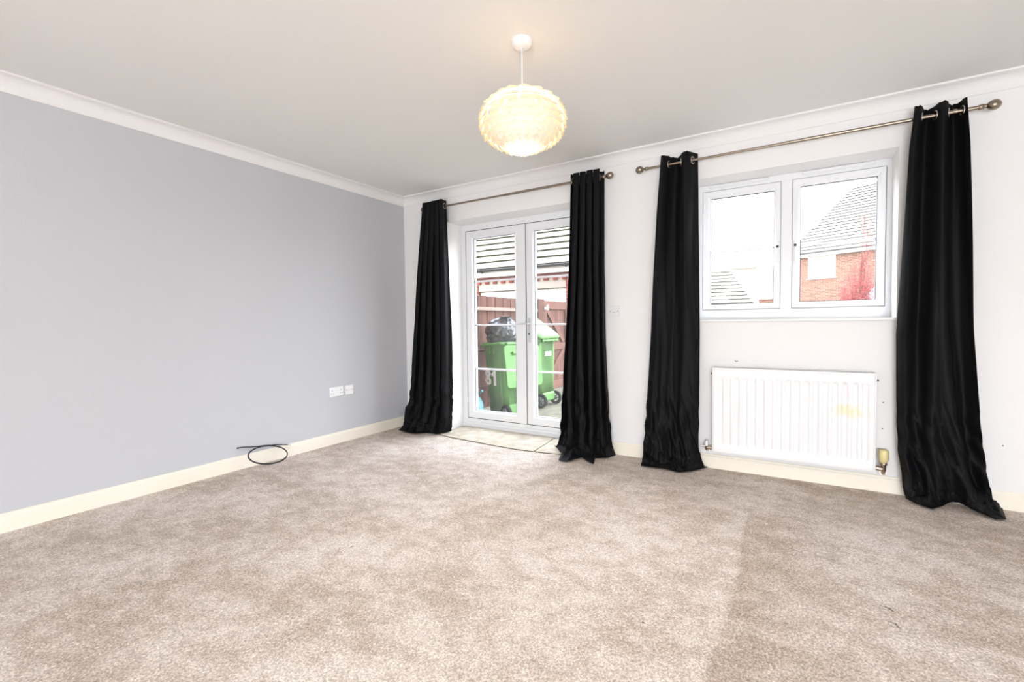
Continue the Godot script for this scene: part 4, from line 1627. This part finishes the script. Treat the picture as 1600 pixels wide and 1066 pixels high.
	poly(st, [Vector3(-0.75, 1.95, 0.6), Vector3(1.2, 2.0, 0.6), Vector3(1.2, 3.05, -0.9), Vector3(0.35, 3.05, -0.9)], Vector3(0, 0, -1))
	bx(st, Vector3(-0.75, 1.85, 0.5), Vector3(1.2, 1.96, 0.6), 0.01)
	obj("slate_roof", st, M.slate, t)
	st = mb()
	for x in [-0.5, 1.1]:
		bx(st, Vector3(x - 0.06, 0, 0.35), Vector3(x + 0.06, 1.9, 0.47), 0.01)
	obj("porch_post", st, M.white_paint, t)
	# low tiled outbuilding in the left pane
	t = thing("outbuilding", "low outbuilding with pale tiled roof and mossy edges darkened as shade seen in the left pane", "outbuilding", Vector3(0, GROUND, -13.0))
	st = mb()
	bx(st, Vector3(-4.0, 0, -5), Vector3(2.2, 1.75, -0.4))
	obj("wall", st, M.brickwork, t)
	p = deg_to_rad(30.0)
	lens = []
	for i in 10:
		lens.append(6.33 - 0.10 * i)
	roof_courses(t, Vector3(-4.0, 1.78, 0.0), Vector3.RIGHT, Vector3(0, sin(p), -cos(p)), 10, 0.27, lens, [0.0], M.moss_shade, 0.035)
	st = mb()
	poly(st, [Vector3(-4.0, 1.77, -0.05), Vector3(2.25, 1.77, -0.05), Vector3(1.45, 1.77 + 2.75 * sin(p), -0.05 - 2.75 * cos(p)), Vector3(-4.0, 1.77 + 2.75 * sin(p), -0.05 - 2.75 * cos(p))], Vector3(0, 0, -2))
	poly(st, [Vector3(2.25, 1.77, -0.05), Vector3(1.45, 1.77 + 2.75 * sin(p), -0.05 - 2.75 * cos(p)), Vector3(2.25, 1.77, -4.9)], Vector3(0, 0, -2))
	obj("roof_deck", st, M.tile[1], t)
	# red brick garden wall with a pale coping
	t = thing("garden_wall", "low red brick garden wall right of the tiled outbuilding", "garden wall", Vector3(3.6, GROUND, -14.5))
	st = mb()
	bx(st, Vector3(-1.2, 0, -0.1), Vector3(-0.35, 1.93, 0.12))
	obj("brickwork", st, M.brickwork, t)
	st = mb()
	bx(st, Vector3(-1.2, 1.93, -0.14), Vector3(-0.35, 2.0, 0.16), 0.01)
	obj("coping", st, M.cream_panel, t)
	# distant pale house
	t = thing("distant_house", "pale rendered gabled house far behind the outbuilding roof", "house", Vector3(0.5, GROUND, -32.0))
	st = mb()
	bx(st, Vector3(-6, 0, -6), Vector3(2.0, 4.9, 0))
	obj("wall", st, M.render_pale, t)
	st = mb()
	poly(st, [Vector3(-6.3, 4.8, 0.3), Vector3(0.6, 4.8, 0.3), Vector3(-1.2, 6.6, -2.6), Vector3(-6.3, 6.6, -2.6)], Vector3(-2, 0, -3))
	poly(st, [Vector3(0.6, 4.8, 0.3), Vector3(2.3, 4.8, -6.2), Vector3(-1.2, 6.6, -2.6)], Vector3(-2, 0, -3))
	obj("roof", st, M.tile[2], t)
	st = mb()
	bx(st, Vector3(-0.6, 2.6, -0.02), Vector3(0.6, 3.8, 0.04), 0.01)
	obj("window", st, M.white_paint, t)
